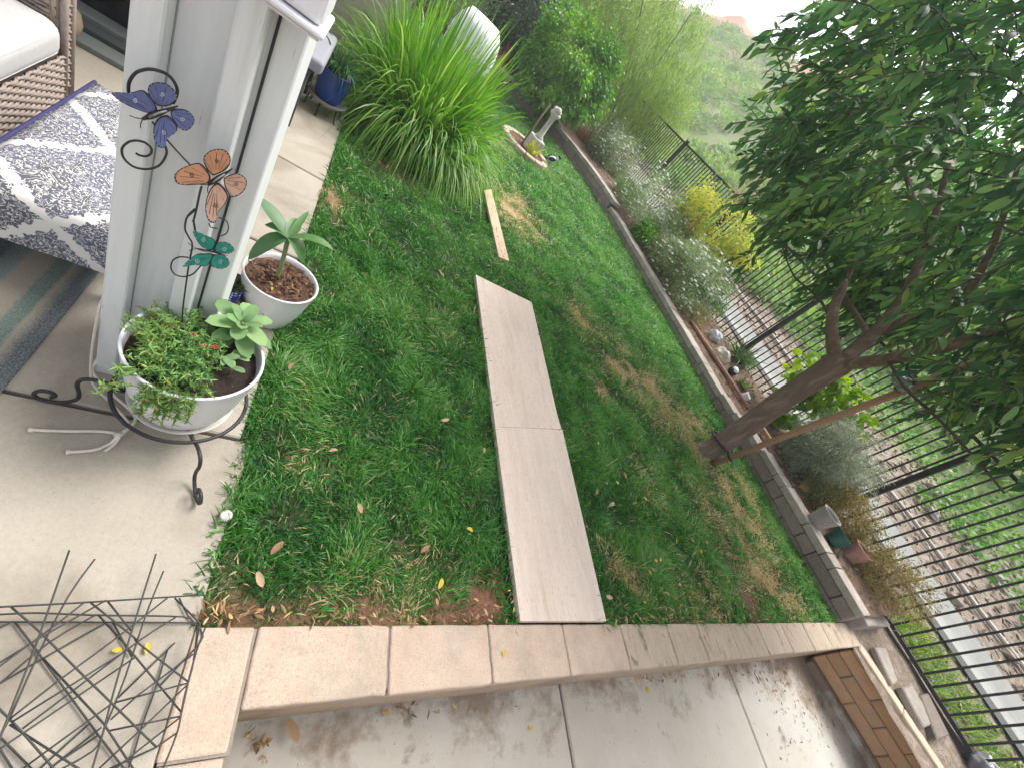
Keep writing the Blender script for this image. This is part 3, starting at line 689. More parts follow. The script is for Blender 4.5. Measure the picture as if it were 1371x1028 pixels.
# feathery marigold-like plant spilling over the rim
M_FEATH = leaf_mat('feather_leaf', [(0, (.06, .17, .06)), (.5, (.14, .30, .075)), (.84, (.27, .40, .09)), (.93, (.34, .31, .10)), (1, (.42, .22, .08))], .3, .6)
fp = thing('feathery_plant', 'feathery green plant with small red flowers spilling over the white planter rim', 'plant', PC + Vector((0, 0, .352)))
P, D, T, L = [], [], [], []
stems = []
for k in range(330):
    u, v = random.random(), random.random()
    base = Vector((random.gauss(-.034, .036), random.gauss(-.035, .055), 0))
    base.x = max(-.10, min(.045, base.x)); base.y = max(-.145, min(.085, base.y))
    hgt = random.uniform(.045, .125) * (1 - .35 * abs(base.y + .03) / .1)
    tip = base + Vector((base.x * .55 + random.gauss(0, .018), (base.y + .03) * .5 + random.gauss(0, .018) - .01, hgt))
    if k % 11 == 0: base.y = -.12; base.x = random.uniform(-.075, .045)
    if base.y < -.115 and random.random() < .85:
        tip = Vector((base.x * .9 + random.gauss(0, .01), -.178 - random.uniform(0, .022), random.uniform(-.085, .035)))
        base = Vector((base.x * .9, -.150, .035))
    stems.append(([base, base.lerp(tip, .5) + Vector((0, -.004, .012 if tip.z > base.z else .03)), tip], .0009))
    for j in range(26):
        t = random.uniform(.25, 1); p = base.lerp(tip, t) + Vector((0, 0, .012 * math.sin(math.pi * t)))
        d = Vector((random.gauss(0, 1), random.gauss(0, 1), random.uniform(-.1, .9)))
        P.append(p); D.append(d); L.append(random.uniform(.013, .028)); T.append(min(.999, max(0, random.gauss(.42, .22) + (.16 if p.x < -.062 or p.y < -.14 else 0))))
o = ribbons('foliage', P, D, L, .0040, .3, M_FEATH, fp, T, 2); o['kind'] = 'stuff'
o = tubes('stems', stems, mat('green_stem', (.16, .22, .06), (.12, .17, .05), 20, .6), fp, 4); o['kind'] = 'stuff'
M_RED = leaf_mat('red_petal', [(0, (.55, .09, .05)), (1, (.75, .20, .09))], .2, .6)
for px, py in ((259, 449), (289, 465), (275, 463)):
    q = at(px, py, .44) - PC - Vector((0, 0, .352)); n = 26
    a = np.linspace(0, 6.28, n)
    ribbons('flower', np.tile(np.array(q), (n, 1)), np.stack([np.cos(a), np.sin(a), np.full(n, .35) + RNG.random(n) * .5], 1), RNG.uniform(.010, .019, n), .008, .6, M_RED, fp, None, 2, 'oval')
# sage-like plant with broad soft leaves: every leaf its own part
M_SAGE = leaf_mat('sage_leaf', [(0, (.16, .27, .13)), (.5, (.22, .36, .15)), (1, (.30, .44, .19))], .28, .7, spec=.2)
def leaf_mesh(name, L, Wd, m, bend=.3, fold=.25, segs=6, shape='oval', tint=.5):
    ob = ribbons(name, [(0, 0, 0)], [(0, 1, .02)], L, Wd, bend, m, None, [tint], segs, shape, fold, [(0, 0, 1)])
    me = ob.data; bpy.data.objects.remove(ob); return me
def leaf_at(name, me, parent, loc, d, roll=0, sc=1, upv=(0, 0, 1)):
    d = Vector(d).normalized(); sdv = d.cross(Vector(upv)); sdv = sdv.normalized() if sdv.length > 1e-4 else Vector((1, 0, 0)); n = sdv.cross(d)
    M = Matrix(((sdv.x, d.x, n.x, loc[0]), (sdv.y, d.y, n.y, loc[1]), (sdv.z, d.z, n.z, loc[2]), (0, 0, 0, 1)))
    return inst(name, me, parent, M @ Matrix.Rotation(roll, 4, 'Y') @ Matrix.Scale(sc, 4))
sg = thing('sage_plant', 'pale green sage plant with broad soft leaves in the white planter', 'plant', PC + Vector((0, 0, .352)))
SL = [leaf_mesh('leaf', .092, .046, M_SAGE, b_, .22, 7, 'oval', t) for b_, t in ((.15, .3), (.3, .6), (.45, .9), (.25, .1))]
SC0 = at(325, 432, .46) - PC - Vector((0, 0, .352))
tube('stem', smooth_pts([(SC0.x - .01, SC0.y + .005, -.005), (SC0.x - .004, SC0.y, .05), (SC0.x, SC0.y, SC0.z)], 4), .004, MATS['green_stem'], sg)
for ring_, (nlf, el, sc_, zo) in enumerate(((6, -.05, 1.12, -.035), (6, .35, 1.0, -.012), (5, .8, .72, .0), (3, 1.4, .42, .004))):
    for k in range(nlf):
        a = 2 * math.pi * (k + .45 * ring_) / nlf + random.uniform(-.2, .2)
        leaf_at('leaf', random.choice(SL), sg, (SC0.x + .008 * math.cos(a), SC0.y + .008 * math.sin(a), SC0.z + zo), (math.cos(a), math.sin(a), el + random.uniform(-.12, .12)), random.uniform(-.3, .3), sc_ * random.uniform(.85, 1.1))
for px, py in ((306, 462), (318, 478), (312, 492), (300, 480), (322, 470)):
    q = at(px, py, .39) - PC - Vector((0, 0, .352))
    for k in range(3):
        a = random.uniform(0, 6.28); leaf_at('leaf', random.choice(SL), sg, q, (math.cos(a), math.sin(a), .5), 0, random.uniform(.36, .5))
    tube('stem', [(q.x * .95, q.y, -.005), q], .002, MATS['green_stem'], sg, 5)

# butterfly stake standing in the planter
BY = 1.045
def bp(x, y, dy=0.0): return at(x, y, y=BY + dy)
bs_ = thing('butterfly_stake', 'black wire garden stake with three metal butterflies in the white planter', 'garden ornament', bp(245, 428))
OB = bs_.location.copy()
A = lambda x, y: (130 + x / 5.7125, 60 + y / 5.7125)
B = lambda x, y: (200 + x / 8.569, 180 + y / 8.569)
C = lambda x, y: (200 + x / 5.7125, 280 + y / 5.7125)
def wire(pl_, r=.0022, dy=.004, k=6): return tube('wire', smooth_pts([bp(*p, dy) - OB for p in pl_], k), r, M_IRON, bs_, 6)
wire([(244, 432), C(258, 745), C(300, 440), C(328, 280), C(300, 215), C(272, 150), C(290, 60), C(350, 0), B(430, 950), B(540, 860)], .0021)
wire([C(350, 165), C(338, 90), B(505, 1000), B(540, 860), B(575, 690), B(600, 600)], .0024)
wire([C(455, 110), C(470, 140), C(520, 150)], .0014, -.004); wire([C(530, 65), C(590, 95), C(604, 150), C(585, 190), C(545, 208)], .0014, -.004)
wire([C(300, 372), C(230, 368), C(180, 395), C(165, 450), C(195, 500), C(260, 518), C(330, 500), C(385, 445), C(400, 430)], .0019)
wire([A(240, 365), A(245, 290), A(290, 222), A(350, 195), A(420, 190), A(510, 215), A(575, 265), A(612, 340), A(605, 400), A(580, 450)], .0030)
wire([A(515, 760), A(532, 830), A(490, 910), A(430, 945), A(350, 952), A(270, 930), A(205, 870), A(190, 800), A(230, 752), A(290, 735), A(360, 748), A(412, 790), A(410, 835), A(370, 855), A(320, 845), A(295, 830)], .0024)
wire([A(420, 590), A(540, 735), A(630, 835), A(712, 922), B(560, 480), B(640, 560)], .0019, .008, 3)
wingm = {}
def paint(name, c): return mat(name, c, tuple(v * .72 for v in c), 38, .45, 120, .15, .001)
inkm = paint('wing_ink', (.03, .032, .045)); wht = paint('wing_white', (.72, .72, .74))
def inset(poly, f):
    c = Vector((sum(p[0] for p in poly) / len(poly), sum(p[1] for p in poly) / len(poly)))
    return [(c.x + (p[0] - c.x) * f, c.y + (p[1] - c.y) * f) for p in poly]
def smooth_poly(poly, k=4):
    q = [Vector((*p, 0)) for p in poly]; n = len(q); out = []
    for i in range(n):
        p0, p1, p2, p3 = q[i - 1], q[i], q[(i + 1) % n], q[(i + 2) % n]
        for j in range(k):
            t = j / k
            out.append(.5 * (2 * p1 + (p2 - p0) * t + (2 * p0 - 5 * p1 + 4 * p2 - p3) * t * t + (3 * p1 - p0 - 3 * p2 + p3) * t ** 3))
    return [(p.x, p.y) for p in out]
def wing(poly, root, col, lift, curl=None, sec=None):
    """a stamped metal wing: dark plate, raised enamel field, veins and white edge dots"""
    root = Vector(root); far = max((Vector(p) - root).length for p in poly)
    def P3(p, off=0): return bp(p[0], p[1], -lift * ((Vector(p) - root).length / far) ** 1.3 - off) - OB
    sp = smooth_poly(poly)
    def plate3(name, pp, o0, o1, m, par):
        V = [P3(p, o0) for p in pp] + [P3(p, o1) for p in pp]; n = len(pp)
        cc = (sum(p[0] for p in pp) / n, sum(p[1] for p in pp) / n); V += [P3(cc, o0), P3(cc, o1)]
        F = [(i, (i + 1) % n, n + (i + 1) % n, n + i) for i in range(n)] + [(n + i, n + (i + 1) % n, 2 * n + 1) for i in range(n)] + [((i + 1) % n, i, 2 * n) for i in range(n)]
        return pyd(name, V, F, m, par)
    wg = plate3('wing', sp, 0, .0014, inkm, bs_)
    plate3('enamel', inset(sp, .90), .0015, .0024, col, wg)
    runs = []
    c = Vector((sum(p[0] for p in poly) / len(poly), sum(p[1] for p in poly) / len(poly)))
    for p in poly[::1]:
        v = Vector(p)
        if (v - root).length > .45 * far:
            runs.append(([P3(root.lerp(v, .30), .0027), P3(root.lerp(v, .6), .0027), P3(root.lerp(v, .86), .0027)], .0005))
    if runs: tubes('vein', runs, inkm, wg, 4)
    V, F = [], []
    for i in range(0, len(sp), 2):
        v = Vector(sp[i])
        if (v - root).length > .66 * far:
            q = c.lerp(v, .93); o = len(V)
            for k in range(6): V.append(P3((q.x + .62 * math.cos(k * 1.047), q.y + .62 * math.sin(k * 1.047)), .0030))
            F.append(tuple(range(o, o + 6)))
    if F: pyd('edge_dots', V, F, wht, wg)
    q = root.lerp(c, 1.0); sgn = 1
    sw = [P3((q.x + (.25 + .21 * k) * math.cos(k * .62 + far), q.y + (.25 + .21 * k) * math.sin(k * .62 + far)), .0030) for k in range(16)]
    tube('swirl', sw, .0006, wht if curl else inkm, wg, 5)
bluec, orgc, telc = paint('wing_blue', (.13, .16, .36)), paint('wing_orange', (.66, .32, .18)), paint('wing_teal', (.015, .30, .23))
gry = paint('wing_slate', (.13, .17, .22)); peach = paint('wing_peach', (.68, .41, .30))
wing([A(*p) for p in ((470, 470), (400, 400), (390, 325), (440, 290), (530, 300), (600, 360), (612, 420), (560, 465))], A(490, 500), bluec, .018, True)
wing([A(*p) for p in ((460, 505), (430, 430), (355, 350), (250, 368), (120, 366), (125, 395), (200, 450), (310, 500), (400, 525))], A(460, 520), bluec, .022, True)
wing([A(*p) for p in ((560, 520), (600, 490), (680, 500), (730, 540), (745, 590), (700, 655), (640, 650), (600, 610))], A(540, 510), bluec, .018, True)
wing([A(*p) for p in ((540, 540), (610, 620), (605, 670), (540, 720), (520, 782), (480, 790), (440, 740), (430, 640), (460, 570))], A(500, 530), bluec, .022, True)
wing([B(*p) for p in ((720, 470), (640, 370), (620, 270), (680, 200), (770, 170), (860, 180), (920, 240), (930, 330), (880, 410), (800, 450))], B(760, 500), orgc, .018)
wing([B(*p) for p in ((700, 480), (640, 380), (560, 330), (440, 360), (340, 410), (285, 480), (310, 560), (400, 585), (560, 580), (680, 560))], B(730, 520), orgc, .022)
wing([B(*p) for p in ((850, 520), (920, 470), (1010, 450), (1090, 490), (1120, 560), (1080, 660), (970, 725), (900, 680))], B(800, 520), peach, .018)
wing([B(*p) for p in ((800, 560), (900, 690), (870, 800), (790, 900), (770, 1000), (720, 1020), (670, 980), (640, 860), (660, 720), (720, 600))], B(770, 540), peach, .022)
wing([C(*p) for p in ((480, 315), (400, 290), (350, 220), (338, 168), (420, 198), (505, 245))], C(500, 330), telc, .02, True)
wing([C(*p) for p in ((500, 325), (520, 260), (600, 258), (650, 310), (622, 340), (560, 342))], C(470, 335), telc, .016, True)
wing([C(*p) for p in ((490, 352), (430, 340), (350, 352), (262, 430), (265, 445), (350, 430), (440, 436))], C(500, 345), telc, .02, True)
wing([C(*p) for p in ((485, 362), (560, 348), (612, 400), (600, 442), (540, 460), (470, 432))], C(470, 350), telc, .016, True)
for p, q, r in ((A(350, 570), A(620, 470), .0055), (B(680, 580), B(955, 395), .0055), (C(365, 305), C(600, 358), .0035)):
    pts = [bp(p[0] + (q[0] - p[0]) * t, p[1] + (q[1] - p[1]) * t, -.005) - OB for t in (0, .2, .45, .7, 1)]
    tube('body', pts, [r * .5, r, r * .95, r * .6, r * .2], M_IRON, bs_, 8)
    d = (pts[0] - pts[2]).normalized(); sidev = Vector((-d.z, 0, d.x))
    tubes('antenna', [([pts[0], pts[0] + d * .012 + sidev * s_ * .006, pts[0] + d * .018 + sidev * s_ * .012], .0010) for s_ in (1, -1)], M_IRON, bs_, 4)
    tube('twist', [pts[1] + Vector((0, -.004, 0)), pts[2] + Vector((0, -.006, .002)), pts[3] + Vector((0, -.004, 0))], .0022, mat('silver', (.55, .55, .52), (.3, .3, .28), 60, .3, metal=.8), bs_, 5)

# ---------------------------------------------------------------- white bowl with the young plant, small pots behind the planter
P2 = Vector((.062, 1.622, 0))
p2 = thing('white_bowl', 'smaller white bowl planter standing on the patio edge behind the pillar', 'planter', P2)
lathe('bowl', [(0, .004), (.085, .004), (.097, .014), (.124, .10), (.143, .20), (.149, .243), (.1515, .248), (.148, .252), (.142, .249), (.139, .235), (.128, .18)], M_POT, p2, 56)
soil_disc('bark_mulch', .139, .226, M_BARK, p2, .012)
n = 260; P = [(random.gauss(0, .065), random.gauss(0, .065), .235) for _ in range(n)]; P = [p for p in P if math.hypot(p[0], p[1]) < .128]
chip = leaf_mat('bark_chip', [(0, (.05, .025, .015)), (.5, (.13, .065, .035)), (.9, (.26, .15, .08)), (1, (.40, .27, .15))], 0, .9)
ribbons('bark_chips', P, [(random.gauss(0, 1), random.gauss(0, 1), random.uniform(0, .5)) for _ in P], RNG.uniform(.012, .03, len(P)), RNG.uniform(.006, .012, len(P)), 0, chip, p2, None, 2, 'oval', .3)['kind'] = 'stuff'
yp = thing('young_plant', 'young plant with long broad leaves growing in the smaller white bowl', 'plant', P2 + Vector((0, 0, .22)))
OY = yp.location.copy()
M_YL = leaf_mat('young_leaf', [(0, (.06, .15, .06)), (1, (.13, .26, .09))], .3, .4)
sb = at(371, 372, .235) - OY; stp_ = at(386, 318, .40) - OY
stp_ = at(386, 318, y=sb.y + OY.y - .01) - OY
tube('stem', smooth_pts([sb, sb.lerp(stp_, .5) + Vector((.003, 0, 0)), stp_], 4), [.009] * 8 + [.0055], mat('pale_stem', (.22, .27, .12), (.17, .21, .09), 20, .5), yp, 8)
for (tx, ty, ty_, wd, bd_, t) in ((347, 264, .07, .052, .1, .25), (338, 342, -.06, .055, .9, .2), (350, 290, .02, .05, .5, .4), (467, 327, .0, .035, .45, .8), (412, 352, -.05, .05, .8, .5), (400, 290, .10, .04, .2, .6), (413, 283, .12, .02, .1, .9)):
    tip = at(tx, ty, y=OY.y + stp_.y + ty_) - OY; d = tip - stp_; L = d.length * 1.12
    o = ribbons('leaf', [tuple(stp_)], [tuple(d + Vector((0, 0, bd_ * L * .55)))], L, wd * 1.35, bd_, M_YL, yp, [t], 9, 'leaf', .28, [(0, 0, 1)])
q = at(312, 396, .16)
bp_ = thing('polka_dot_pot', 'small cobalt blue pot with white dots between the two white planters', 'pot', (q.x - .02, q.y + .05, 0))
m, nt, b = base_mat('polka'); tc = nt.nodes.new('ShaderNodeTexCoord'); v = nt.nodes.new('ShaderNodeTexVoronoi'); v.inputs['Scale'].default_value = 75; v.inputs['Randomness'].default_value = .25
nt.links.new(tc.outputs['Object'], v.inputs['Vector'])
nt.links.new(mix(nt, ramp(nt, v.outputs['Distance'], [(.26, (1, 1, 1)), (.32, (0, 0, 0))]), (.02, .045, .30), (.75, .75, .78)), b.inputs['Base Color']); b.inputs['Roughness'].default_value = .25
lathe('body', [(0, .003), (.04, .003), (.05, .09), (.058, .18), (.061, .185), (.055, .182), (.045, .12)], m, bp_, 28)
soil_disc('soil', .052, .165, M_POTSOIL, bp_, .004)
M_HERB = leaf_mat('herb_leaf', [(0, (.06, .12, .05)), (1, (.17, .25, .11))], .3, .6)
def tuft(name, label, cat, loc, n, L, Wd, up, spread, bend, m, group=None, r=.03, segs=4, tint=None, shape='blade', parts=0, partname='leaf'):
    t = thing(name, label, cat, loc, group)
    a = RNG.uniform(0, 2 * np.pi, n); rr = r * np.sqrt(RNG.random(n)); P = np.stack([rr * np.cos(a), rr * np.sin(a), np.zeros(n)], 1)
    sp = RNG.uniform(0, 1, n) * spread
    a2 = a + RNG.normal(size=n) * .6
    D = np.stack([np.cos(a2) * sp, np.sin(a2) * sp, np.full(n, up)], 1)
    LL = L * RNG.uniform(.55, 1.15, n)
    if not parts:
        ribbons('foliage', P, D, LL, Wd, bend * RNG.uniform(.4, 1.3, n), m, t, tint, segs, shape)['kind'] = 'stuff'
    return t
tuft('herb_sprig', 'small grey green herb sprigs in the blue dotted pot', 'plant', (q.x - .02, q.y + .05, .165), 160, .075, .007, 1, 1.1, .5, M_HERB, None, .04, 3, None, 'leaf')
q = at(334, 408, .12)
sp_ = thing('brown_pot', 'small earthen pot with wilted sprigs beside the smaller white bowl', 'pot', (q.x, q.y + .02, 0))
lathe('body', [(0, .003), (.035, .003), (.045, .08), (.052, .125), (.054, .13), (.048, .127), (.04, .09)], M_TERRA, sp_, 24); soil_disc('soil', .045, .112, M_BARK, sp_, .004)
tuft('wilted_sprig', 'olive wilted sprigs in the small earthen pot', 'plant', (q.x, q.y + .02, .112), 130, .085, .005, .8, 1.3, .6, M_HERB, None, .03, 3, None, 'leaf')

# rope tied round the pillar foot, its loose ends on the concrete
rp = lambda x, y, z=.006: at(x, y, z)
ro = thing('white_rope', 'white cotton rope tied round the pillar with loose frayed ends on concrete', 'rope', rp(158, 580, .02))
OR = ro.location.copy()
def rope(pts, r=.0048, nm='strand'): return tube(nm, smooth_pts([p - OR for p in pts], 6), r, M_ROPE, ro, 7)
rope([rp(38, 575), rp(60, 576), rp(95, 577), rp(130, 577), rp(150, 579, .01), rp(160, 581, .02)])
rope([rp(88, 605), rp(110, 604), rp(130, 601), rp(148, 593), rp(158, 583, .02)]); rope([rp(140, 604), rp(152, 595), rp(160, 584, .02)])
rope([rp(160, 581, .02), rp(172, 573, .02), rp(181, 562, .02), rp(176, 550, .02), rp(150, 527, .02), rp(125, 500, .02), Vector((-.345, 1.10, .04)), Vector((-.345, 1.16, .05))])
rope([rp(165, 580, .02), rp(172, 566, .02), rp(150, 540, .02), rp(122, 505, .04), Vector((-.349, 1.10, .30)), Vector((-.345, 1.16, .34))], .004)
for a, b in (((38, 575), (46, 576)), ((88, 605), (95, 604.5))): tube('frayed_end', [rp(*a) - OR, rp(*b) - OR], [.008, .006], M_ROPE, ro, 7)
tube('knot', [rp(154, 582, .012) - OR, rp(159, 582, .02) - OR, rp(164, 580, .018) - OR], [.007, .011, .007], M_ROPE, ro, 8)

# ---------------------------------------------------------------- wire cage panels in the foreground
def cage(label, z0, z1, lines, r=.0022):
    """welded wire panel lying on the concrete; every wire a part"""
    t = thing('wire_cage_panel', label, 'wire cage', (0, .25, 0), 'folded wire plant cages on the concrete')
    for ln in lines:
        pts = []
        for (x, y) in ln:
            zz = z0 + (z1 - z0) * min(1, max(0, (1020 - y) / 290)); pts.append(at(x, y, zz) - t.location)
        if len(pts) > 2: pts = smooth_pts(pts, 3) if len(pts) > 3 else pts
        tube('wire', pts, r, M_WIRE, t, 5)
EE = lambda x, y: (x / 3.57, 740 + y / 3.57)
cage('uppermost black wire cage panel reaching over the corner of the lawn', .10, .075, [
    [(-30, 814), (0, 812), (112, 806), (253, 797), (279, 796)], [(15, 812), (53, 845), (106, 898), (148, 939), (209, 999)], [(114, 805), (73, 837), (0, 891), (-30, 913)],
    [(142, 803), (49, 856), (-30, 905)], [(120, 805), (180, 853), (185, 860), (252, 912)], [(144, 804), (176, 844)], [(224, 800), (150, 858), (82, 908), (13, 962)], [(234, 800), (268, 834), (262, 866)],
    [(93, 736), (50, 858), (6, 972), (-4, 1000)], [(209, 741), (168, 872), (148, 942), (137, 984), (120, 1040)], [(276, 837), (263, 872), (246, 936), (238, 978), (216, 1034)], [(251, 914), (154, 940)], [(251, 916), (192, 973), (120, 1040)], [(170, 870), (16, 966)], [(149, 942), (20, 1036)]])
cage('middle black wire cage panel with a bent upper edge', .055, .045, [
    [(-30, 823), (0, 822), (50, 820), (127, 823), (244, 825), (256, 833)], [(129, 822), (65, 860), (0, 914), (-20, 926)], [(131, 822), (166, 860), (243, 953)], [(235, 826), (188, 856), (90, 930), (30, 975)],
    [(127, 748), (92, 797), (52, 874), (13, 961), (-10, 1000)], [(219, 764), (196, 821), (168, 905), (140, 975), (124, 1005), (60, 1040)], [(265, 835), (259, 886), (252, 914), (242, 958)], [(259, 875), (185, 930), (148, 963)], [(243, 958), (145, 978)],
    [(241, 960), (169, 1017), (140, 1038)], [(57, 880), (139, 968), (190, 1046)], [(-10, 940), (0, 949), (33, 983), (82, 1040)], [(13, 969), (105, 1028), (130, 1044)], [(180, 880), (0, 1002), (-20, 1016)]])
cage('lowest black wire cage panel lying flat against the step stones', .010, .010, [
    [(-30, 832), (0, 832), (265, 833), (281, 834)], [(20, 832), (49, 870), (133, 985), (171, 1034)], [(-30, 850), (0, 839), (16, 832)], [(144, 832), (94, 860), (0, 914), (-20, 926)], [(151, 832), (166, 860), (176, 878)],
    [(224, 870), (209, 919), (190, 972), (179, 1009), (168, 1038)], [(234, 860), (158, 934)], [(236, 981), (209, 1000), (130, 1036)], [(-10, 978), (0, 986), (50, 1036)], [(-10, 990), (0, 1002), (24, 1040)], [(120, 968), (45, 1036)], [(136, 973), (60, 1034)], [(131, 984), (72, 1024), (60, 1036)], [(240, 800), (252, 824), (272, 852), (240, 890), (214, 918)]])
tag(lathe('sprinkler_head', [(0, .0), (.017, 0), (.0185, .02), (.017, .026), (.009, .027), (.008, .024), (0, .024)], mat('pale_plastic', (.55, .53, .49), (.42, .40, .37), 60, .5), None, 20, Matrix.Translation(at(301, 693, .0))), 'round pale sprinkler head at the edge of the lawn and patio', 'sprinkler head')
# ---------------------------------------------------------------- iron fence with balusters
FX = 6.65
fe = thing('iron_fence', 'black iron fence of slim upright bars behind the planting bed', 'fence', (FX, 0, 0))
FY0, FY1, FZ0, FZ1 = -2.6, 13.4, .10, 1.84
box('rail', (-.016, FY0, FZ0 - .02), (.016, FY1, FZ0 + .02), M_FENCE, fe, .003); box('rail', (-.016, FY0, FZ1 - .02), (.016, FY1, FZ1 + .02), M_FENCE, fe, .003)
V, F = tube_data([(0, 0, FZ0 + .02), (0, 0, FZ1 - .02)], .0115, 6); bme = bpy.data.meshes.new('baluster'); bme.from_pydata([tuple(v) for v in V], [], F); bme.materials.append(M_FENCE)
posts = [1.58 + 2.72 * k for k in range(-1, 5)]
y = FY0 + .05
while y < FY1:
    if min(abs(y - p) for p in posts) > .05: inst('baluster', bme, fe, Matrix.Translation((0, y, 0)))
    y += .1135
for p in posts:
    bm = bmesh.new(); box_bm(bm, (-.032, p - .032, -.25), (.032, p + .032, FZ1 + .06), .004); box_bm(bm, (-.038, p - .038, FZ1 + .06), (.038, p + .038, FZ1 + .075), .003); bm_obj('post', bm, M_FENCE, fe)

# ---------------------------------------------------------------- foliage helpers
def cloud(n, rad, clumps, cs, shell=.45):
    """leaf places: clumps spread through an ellipsoid, denser near its surface, gaps between"""
    C = unit(RNG.normal(size=(clumps, 3))) * (shell + (1 - shell) * RNG.random((clumps, 1)) ** .6)
    k = RNG.integers(0, clumps, n); P = C[k] + RNG.normal(size=(n, 3)) * cs
    return P * np.array(rad), C[k]
def bush(name, label, cat, base, ctr, rad, n, L, Wd, m, clumps=40, cs=.16, group=None, shape='leaf', up=.25, bend=.5, stem=None, nst=6, tint=None, fold=0, flowers=None, shell=.45, segs=3):
    base = Vector(base); ctr = Vector(ctr); t = thing(name, label, cat, base, group); off = ctr - base
    P, C = cloud(n, rad, clumps, cs, shell); ok = P[:, 2] + off.z > -.02; P = P[ok]; n = len(P)
    D = unit(P / np.array(rad)) + RNG.normal(size=(n, 3)) * .7; D[:, 2] += up
    tn = np.clip(.45 + .17 * RNG.normal(size=n) + .22 * nvec(P + np.array(base), 3.5) + .45 * nvec(P + np.array(base), 1.1, 4), 0, .999) if tint is None else tint(n)
    ribbons('foliage', P + np.array(off), D, L * RNG.uniform(.6, 1.25, n), Wd * RNG.uniform(.8, 1.2, n), bend, m, t, tn, segs, shape, fold)['kind'] = 'stuff'
    runs = []
    for k in range(nst):
        e = Vector(P[RNG.integers(0, n)]) * .8 + off
        runs.append((smooth_pts([(random.uniform(-.04, .04) * rad[0] * 2, random.uniform(-.04, .04) * rad[0] * 2, -.03), e * .5 + Vector((random.gauss(0, .05), random.gauss(0, .05), .03)) * rad[0], e], 4), .012 * rad[0] ** .5))
    if runs: tubes('stems', runs, stem or M_TRUNK, t, 5)['kind'] = 'stuff'
    if flowers:
        fm, fn, fl = flowers; q = RNG.integers(0, n, fn); Q = P[q] * 1.04 + np.array(off)
        Q = np.repeat(Q, 5, 0); a = np.tile(np.arange(5) * 1.2566, fn)
        ribbons('flowers', Q, np.stack([np.cos(a), np.sin(a), np.full(len(a), .3)], 1), fl, fl * .75, .2, fm, t, None, 2, 'oval')['kind'] = 'stuff'
    return t
LM = lambda nm, a, b, c, tr=.35, r=.5: leaf_mat(nm, [(0, a), (.5, b), (1, c)], tr, r)
M_DARKL = LM('dark_leaf', (.018, .045, .022), (.030, .075, .030), (.06, .13, .04))
M_CITRUS = LM('citrus_leaf', (.045, .14, .018), (.11, .27, .03), (.26, .42, .07), .42, .35)
M_PEPPER = LM('pepper_leaf', (.11, .20, .05), (.22, .33, .07), (.38, .46, .11), .48)
M_GREYL = LM('grey_leaf', (.15, .19, .12), (.27, .31, .22), (.40, .43, .33), .3, .7)
M_GRGR = LM('grey_green_leaf', (.13, .20, .08), (.24, .33, .15), (.40, .46, .28), .35, .65)
M_OLIVE = LM('olive_leaf', (.09, .14, .045), (.16, .21, .07), (.28, .31, .12), .35, .6)
M_GOLD = LM('gold_leaf', (.13, .12, .03), (.26, .21, .07), (.40, .31, .13), .3, .7)
M_YEL = LM('yellow_leaf', (.26, .34, .05), (.44, .46, .08), (.58, .52, .12), .45, .5)
M_VINE = LM('vine_leaf', (.10, .20, .02), (.21, .36, .04), (.38, .48, .06), .5, .4)
M_LG = leaf_mat('lemongrass_leaf', [(0, (.06, .17, .03)), (.4, (.13, .29, .045)), (.8, (.25, .43, .08)), (.95, (.36, .50, .14)), (1, (.38, .20, .09))], .4, .42)
M_STRAP = LM('strap_leaf', (.04, .10, .03), (.08, .18, .05), (.16, .28, .08), .35)
M_WPET = leaf_mat('white_petal', [(0, (.70, .70, .66)), (1, (.80, .80, .78))], .2, .6)
M_REDTW = LM('dry_red_leaf', (.22, .08, .04), (.34, .14, .07), (.42, .24, .13), .2, .8)

# ---------------------------------------------------------------- big lemongrass clump
lg = thing('lemongrass_clump', 'huge bright green clump of long arching grass at the end of the patio', 'plant', (.72, 4.70, 0))
n = 2900; a = RNG.uniform(0, 2 * np.pi, n); rr = .34 * np.sqrt(RNG.random(n))
P = np.stack([rr * np.cos(a) * 1.1, rr * np.sin(a), np.full(n, -.02)], 1)
sp = RNG.beta(1.6, 1.7, n) * .95; a2 = a + RNG.normal(size=n) * .55
D = np.stack([np.cos(a2) * sp, np.sin(a2) * sp, np.full(n, .92)], 1)
L = RNG.uniform(1.05, 2.25, n); bend = .22 + .95 * sp * RNG.uniform(.6, 1.3, n)
tn = np.clip(RNG.normal(.5, .2, n) + .1 * (sp > .6), 0, .95); tn[(RNG.random(n) < .03) & (L < 1.35)] = 1.0
tipd = P + unit(D) * L[:, None]; near = np.argsort(tipd[:, 1] + RNG.random(n) * .5)[:150]
msk = np.ones(n, bool); msk[near] = False
ribbons('foliage', P[msk], D[msk], L[msk], RNG.uniform(.014, .023, msk.sum()), bend[msk], M_LG, lg, tn[msk], 8)['kind'] = 'stuff'
for i in near: ribbons('blade', P[i:i + 1], D[i:i + 1], L[i], random.uniform(.012, .019), bend[i], M_LG, lg, tn[i:i + 1], 10)
n = 420; a = RNG.uniform(0, 2 * np.pi, n)
P = np.stack([.38 * np.cos(a) * RNG.random(n), .36 * np.sin(a) * RNG.random(n), np.zeros(n)], 1)
ribbons('dead_thatch', P, np.stack([np.cos(a), np.sin(a), RNG.uniform(.0, .7, n)], 1), RNG.uniform(.2, .55, n), .012, .5, leaf_mat('thatch', [(0, (.20, .13, .07)), (1, (.34, .25, .14))], .1, .9), lg, None, 4)['kind'] = 'stuff'

